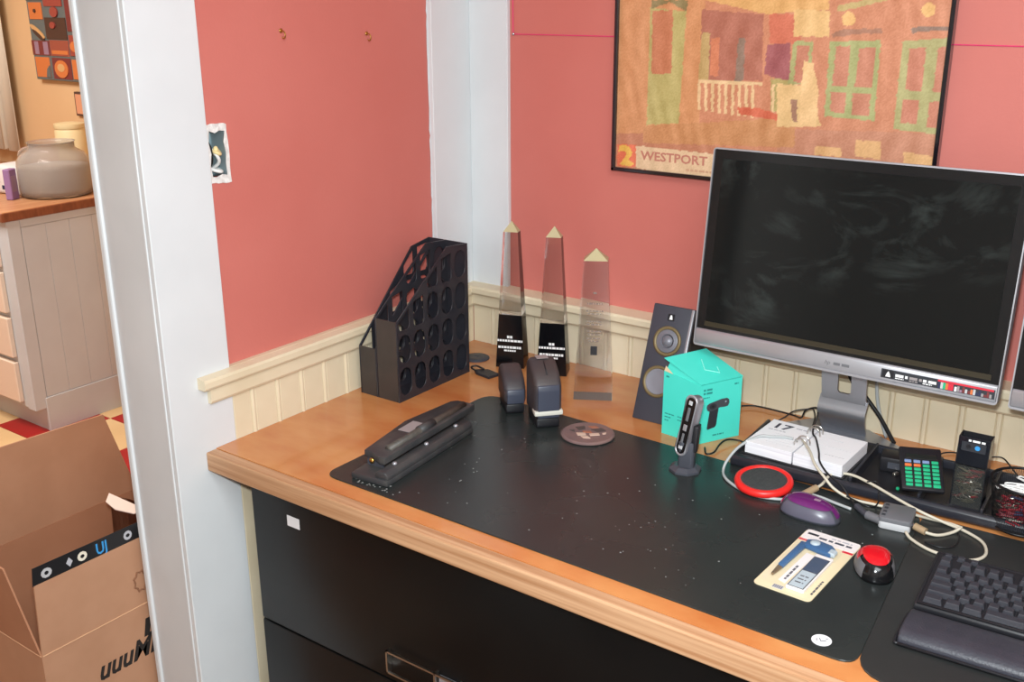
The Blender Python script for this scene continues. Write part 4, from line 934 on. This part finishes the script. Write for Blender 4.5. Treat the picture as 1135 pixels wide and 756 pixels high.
cable('black lead running under the teal carton to the tray',[(.775,-.268,.7625),(.790,-.292,.7625),(.800,-.280,.764),(.797,-.250,.768),(.800,-.225,.770),(.815,-.206,.766),(.835,-.205,.764),(.842,-.19,.764)],.0018,'cableb')
cable('long pale cable looping left of the red rimmed charging pad',[(.936,-.236,.811),(.920,-.238,.811),(.900,-.250,.811),(.880,-.262,.811),(.860,-.300,.800),(.850,-.330,.780),(.8505,-.347,Z0),(.866,-.372,Z0),(.889,-.390,Z0),(.920,-.404,Z0),(.952,-.406,Z0),(.990,-.388,Z0),(1.000,-.352,Z0),(1.030,-.347,Z0),(1.063,-.354,Z0),(1.092,-.360,Z0)],.0026,'cablew')
cable('beige USB cable arching over the tray edge with a loop at the right',[(1.012,-.352,.771),(1.026,-.325,.778),(1.031,-.290,.786),(1.060,-.280,.790),(1.100,-.292,.789),(1.150,-.312,.784),(1.196,-.326,.778),(1.235,-.322,.768),(1.268,-.328,Z0),(1.300,-.350,Z0),(1.313,-.386,Z0),(1.304,-.414,Z0),(1.280,-.426,Z0),(1.240,-.424,Z0),(1.205,-.405,Z0),(1.192,-.392,Z0+.003)],.0026,'cable',parts=(('plug_shell',(1.022,-.336,.776),(1.009,-.362,.770),.0062,'plug'),('plug_tip',(1.009,-.362,.770),(1.003,-.374,.7675),.0048,'usb')))
cable('beige cable crossing the calendar and running along the tray front',[(.953,-.232,.8115),(.970,-.255,.8115),(.986,-.279,.8115),(.998,-.298,.808),(1.012,-.314,.803),(1.030,-.326,.795),(1.050,-.330,.780),(1.080,-.330,Z0+.004),(1.120,-.322,Z0+.001),(1.160,-.316,Z0),(1.200,-.318,Z0),(1.240,-.318,Z0+.001),(1.262,-.322,Z0+.001)],.0026,'cable')
cable('short beige cable with an amber plug in the right of the hub',[(1.213,-.377,Z0+.004),(1.235,-.368,Z0),(1.252,-.345,Z0),(1.262,-.332,Z0+.006)],.0026,'cable',parts=(('plug_shell',(1.200,-.372,MT+.010),(1.219,-.377,MT+.008),.0062,'plug'),('plug_tip',(1.193,-.370,MT+.010),(1.201,-.372,MT+.010),.0045,'usb')))
cable('thin black lead coiled loosely left of the hub',[(1.075,-.335,Z0+.009),(1.098,-.345,Z0+.009),(1.120,-.346,Z0+.006),(1.124,-.320,Z0+.004),(1.118,-.300,Z0+.018),(1.108,-.286,Z0+.026),(1.095,-.295,Z0+.026)],.0014,'cableb')
cable('thin black lead lying inside the beige loop above the keyboard',[(1.225,-.400,MT+.0017),(1.250,-.402,MT+.0017),(1.266,-.385,MT+.0017),(1.265,-.350,MT+.0017),(1.258,-.335,MT+.0017)],.0016,'cableb')
cable('thin black lead leaving the back of the calculator tray',[(1.147,-.066,.7625),(1.154,-.035,.764),(1.167,-.018,.7635),(1.185,-.010,.7625)],.0014,'cableb')
cable('thin black lead behind the mesh cup against the wainscot',[(1.225,-.010,.7625),(1.242,-.007,.770),(1.258,-.007,.770),(1.280,-.034,.764),(1.300,-.065,.7625)],.0014,'cableb')
# ================================================================== KITCHEN
k=thing('kitchen_cabinet','white beadboard kitchen base cabinet seen through the doorway','cabinet',(-2.06,-.075,0))
X0=-1.5
obj('toe_kick',box(X0,-.0,.048,.62,0,.12),'kcab',k)
obj('cabinet_body',box(X0,-.012,.004,.62,.10,.825),'kcab',k)
for j in range(6): obj('beadboard_panel',box(-.0125,-.001,.0535+j*.0945,.1475+j*.0945,.138,.796,.0012),'kcab',k)
obj('corner_stile',box(-.05,.0,.0,.052,.095,.825,.002),'kcab',k); obj('top_stile',box(-.012,.0005,.052,.62,.797,.825,.001),'kcab',k); obj('bottom_stile',box(-.012,.003,.045,.62,.0,.137,.002),'kcab',k)
for z0_,z1_ in ((.12,.28),(.30,.455),(.475,.63),(.65,.80)):
    dr=obj('drawer',box(-.62,-.075,-.016,.004,z0_,z1_,.003),'kcabf',k); obj('knob',lathe([(.006,0),(.008,.012),(.015,.018),(.013,.026),(0,.028)],16),'gold',dr,True,mx=T(-.35,-.016,(z0_+z1_)/2)@RX(90))
    dr=obj('drawer',box(-1.2,-.66,-.016,.004,z0_,z1_,.003),'kcabf',k)
ct=thing('kitchen_counter','reddish wooden counter top on the white kitchen cabinet','counter top',(-2.06,-.09,.8255))
obj('counter_slab',box(-1.5,.006,0,.648,.0,.036,.002),'ktop',ct); obj('edge_band',box(-1.5,.0085,-.003,.648,.001,.033,.002),'ktope',ct)
CZ=.862
j=thing('large_jar','large round frosted jar on the kitchen counter','jar',(-2.225,.235,CZ))
SJ=.93
prof=[(.128,0),(.140,.006),(.145,.03),(.145,.11),(.140,.135),(.122,.158),(.096,.172),(.090,.178),(.090,.198),(.094,.202)]
inner=[(.090,.202),(.086,.180),(.094,.168),(.118,.154),(.136,.132),(.141,.11),(.141,.03),(.136,.009),(0,.006)]
obj('glass',lathe([(r_*SJ,z_) for r_,z_ in [(0,0)]+prof+inner],48),'jar',j,True)
obj('contents',lathe([(0,.0075),(.124,.010),(.129,.03),(.129,.106),(.126,.112),(0,.116)],40),'jarm',j,True)
obj('handle',tube([(-.120,-.056,.125),(-.127,-.062,.145),(-.110,-.054,.168),(-.082,-.040,.176)],.007,10),'jar',j,True)
p=thing('purple_carton','small purple carton on the counter left of the jar','carton',(-2.262,.075,CZ),25); obj('box_body',box(-.014,.014,-.022,.022,0,.115,.003),'purp',p); obj('label',box(.0135,.0150,-.014,.014,.03,.09),'plil',p)
p=thing('white_bag','crumpled white bag with navy print at the left end of the counter','bag',(-2.40,.16,CZ),8)
obj('bag_body',prism([(-.10,0),(.09,0),(.085,.07),(.06,.105),(-.02,.115),(-.09,.10)],-.05,.06,'y',.015,3),'bag',p,'auto'); obj('print',box(-.06,-.01,-.0515,-.0498,.045,.085),'navy',p); obj('print',box(.0,.05,-.0515,-.0498,.02,.035),'navy',p)
p=thing('cream_canister','cream canister behind the jar against the apricot wall','canister',(-2.47,.47,CZ)); obj('body',lathe([(.055,0),(.060,.01),(.060,.20),(.055,.21)],28),'canis',p,'auto'); obj('lid',lathe([(.058,.2105),(.060,.214),(.060,.230),(.02,.236),(0,.236)],28),'canis',p,'auto')
cu=thing('curtain','off white curtain hanging at the left of the kitchen wall','curtain',(-3.08,.50,.94))
b=bmesh.new(); A=[]
for i in range(41):
    x=-.19+.315*i/40; y=.018*math.sin(i*1.15); A.append((b.verts.new((x,y,.0+.008*math.sin(i*.6))),b.verts.new((x,y,1.36))))
for a,c_ in zip(A,A[1:]): b.faces.new((a[0],c_[0],c_[1],a[1]))
bmesh.ops.recalc_face_normals(b,faces=b.faces); bmesh.ops.solidify(b,geom=b.faces,thickness=.003); bmesh.ops.recalc_face_normals(b,faces=b.faces)
obj('cloth',b,'curt',cu,True); obj('curtain_rod',tube([(-.3,0,1.37),(.2,0,1.37)],.01,10,False),'silver',cu,True)
# painting of colour blocks
p=thing('canvas_painting','canvas painting of orange and dark square blocks on the apricot wall','painting',(-2.765,.56,1.252))
obj('canvas',box(0,.40,-.028,0,0,.52,.002),'pgreen',p)
cells=[(.01,.115,.015,.125,'porange'),(.135,.27,.010,.125,'pmaroon'),(.0,.13,.135,.215,'pmaroon'),(.135,.27,.135,.22,'porr'),(.02,.05,.140,.21,'plil'),(.085,.12,.140,.21,'plil'),(.145,.26,.145,.165,'porange'),(.12,.27,.225,.34,'pdark'),(.015,.11,.33,.42,'porange'),(.0,.12,.43,.5,'pgreen'),(.28,.39,.015,.12,'porange'),(.28,.39,.14,.25,'pred'),(.28,.39,.27,.5,'pmaroon'),(.13,.26,.40,.5,'pred')]
KZ=.74
for a,b_,c_,d_,m_ in cells: obj('painted_block',box(a,b_,-.0295-.0002*cells.index((a,b_,c_,d_,m_)),-.028,c_*KZ,d_*KZ),m_,p)
DD=[0]
def disc(cx,cz,rx,rz_,m_,rot=0):
    DD[0]+=.0006
    cz*=KZ; rz_*=KZ; obj('painted_shape',prism([((cx+rx*math.cos(a*PI/10)*math.cos(rot)-rz_*math.sin(a*PI/10)*math.sin(rot)),(cz+rx*math.cos(a*PI/10)*math.sin(rot)+rz_*math.sin(a*PI/10)*math.cos(rot))) for a in range(20)],-.0325-DD[0],-.0295,'y'),m_,p)
disc(.20,.065,.048,.048,'porange'); disc(.20,.072,.026,.022,'ptan'); disc(.06,.265,.055,.016,'ptan',-.5); disc(.065,.245,.045,.012,'pdark',-.5); disc(.06,.375,.008,.010,'pdark'); disc(.20,.37,.026,.028,'pred'); disc(.18,.30,.018,.018,'pred'); disc(.33,.19,.04,.03,'porange')
obj('painted_shape',prism([(.085,.0121),(.115,.0121),(.115,.060),(.095,.045)],-.033,-.0295,'y'),'pgreen',p)
p=thing('small_print','small dark framed terracotta print low on the apricot wall','picture',(-2.528,.56,1.112))
obj('frame',box(0,.12,-.015,0,0,.098,.002),'dkfr',p); obj('print',box(.009,.111,-.0162,-.0148,.009,.089),'terra',p)
# ================================================================== CARDBOARD BOX
bx=thing('cardboard_box','large open cardboard moving box with black tape standing behind the doorway','cardboard box',(-.163,-1.138,0))
LX,LY,HZ=.475,.545,.40; th=.0035
obj('box_side',box(-th,0,0,LY,0,HZ),'cardb',bx); obj('box_side',box(-LX,-LX+th,0,LY,0,HZ),'cardi',bx)
obj('box_side',box(-LX+th,-th,0,th,0,HZ),'cardb',bx); obj('box_side',box(-LX+th,-th,LY-th,LY,0,HZ),'cardi',bx); obj('box_bottom',box(-LX+th,-th,th,LY-th,0,.004),'cardi',bx)
# flaps: near long flap upright, far long flap upright, short left flap leaning out
FH=.150
fl=obj('flap',prism([(.001,HZ),(LY-.004,HZ),(LY-.010,HZ+FH),(.008,HZ+FH)],-th,0,'x'),'cardb',bx)
obj('crease',tube([(0,.002,HZ),(0,LY-.002,HZ)],.0016,6,False),mat('light_card_crease',(206,160,124),.85),bx); obj('crease',tube([(-.002,0,HZ),(-LX+.002,0,HZ)],.0016,6,False),mat('light_card_crease',(206,160,124),.85),bx)
tp=obj('tape',prism([(.006,HZ+FH-.001),(LY-.012,HZ+FH-.001),(LY-.012,HZ+FH+.032),(.010,HZ+FH+.036)],-th*.6,-th*.4,'x'),'tape',bx)
for a,b_,m_ in ((.022,.050,'lgrey'),(.075,.092,'inkl'),(.098,.124,'curt'),(.200,.224,'inkl'),(.238,.262,'curt'),(.285,.310,'inkl'),(.340,.362,'curt')):
    zc=HZ+FH+.016; n=10 if b_-a>.02 else 4
    obj('tape_print',prism([((a+b_)/2+(b_-a)/2*math.cos(q*2*PI/n)*.8,zc+.010*math.sin(q*2*PI/n)) for q in range(n)],-th*.4,-th*.25,'x'),m_,tp)
    if n==10: obj('tape_print_hole',prism([((a+b_)/2+.0045*math.cos(q*2*PI/8),zc+.004*math.sin(q*2*PI/8)) for q in range(8)],-th*.25,-th*.2,'x'),'tape',tp)
obj('tape_lettering',text('UJ',.034,T(-th*.3,.140,HZ+FH+.004)@YZ,off=.0006,sx=.8),'tapeb',tp)
f2=obj('flap',prism([(.001,0),(LY-.001,0),(.474,.228),(.01,.242)],-th/2,th/2,'x'),'cardb',bx,mx=T(-LX,0,HZ)@RY(2))
f3=obj('flap',prism([(-LX+.004,0),(-.003,0),(-.073,.17),(-LX+.03,.182)],-th/2,th/2,'y'),'cardi',bx,mx=T(0,0.001,HZ)@RX(3))
f4=obj('flap',prism([(-LX+.006,0),(-.006,0),(-.02,.16),(-LX+.03,.16)],-th/2,th/2,'y'),'cardi',bx,mx=T(0,LY,HZ)@RX(-12))
obj('box_lettering',text('uuuMMC',.062,T(.0006,.105,HZ-.118)@YZ,shear=.35,off=.0016,sx=.85),'boxink',bx)
obj('box_logo',prism([(.218,-.075),(.262,-.075),(.270,-.035),(.226,-.035)],.0002,.0008,'x'),'boxink',bx,mx=T(0,0,HZ))
obj('box_logo_letter',text('R',.034,T(.001,.230,HZ-.068)@YZ,shear=.3,off=.001),'cardb',bx)
obj('flap_emblem',tube([(.0008,.226+.016*math.cos(a*PI/8)*(.8+.2*(a%2)),HZ+.055+.024*math.sin(a*PI/8)*(.8+.2*(a%2))) for a in range(16)],.0022,5,False,True),mat('faded_box_print',(140,98,72),.9),bx)
pp=thing('white_paper_pad','curled white paper edge standing inside the cardboard box','paper',(-.41,-.79,.0045),0)
b=bmesh.new(); A=[]
for i in range(15):
    t=i/14; A.append((b.verts.new((-.06+.14*t,.05*t*(1-t),.004)),b.verts.new((-.06+.14*t,.05*t*(1-t)+.02,.489+.01*math.sin(t*3)))))
for a,c_ in zip(A,A[1:]): b.faces.new((a[0],c_[0],c_[1],a[1]))
bmesh.ops.solidify(b,geom=b.faces,thickness=.004); obj('sheet',b,'cardi',pp,True)
obj('curled_rim',prism([(-.062,.0),(.085,.0),(.07,-.028),(.02,-.040),(-.03,-.030)],.4995,.5015,'z'),'wpaper',pp,mx=T(0,.02,0))
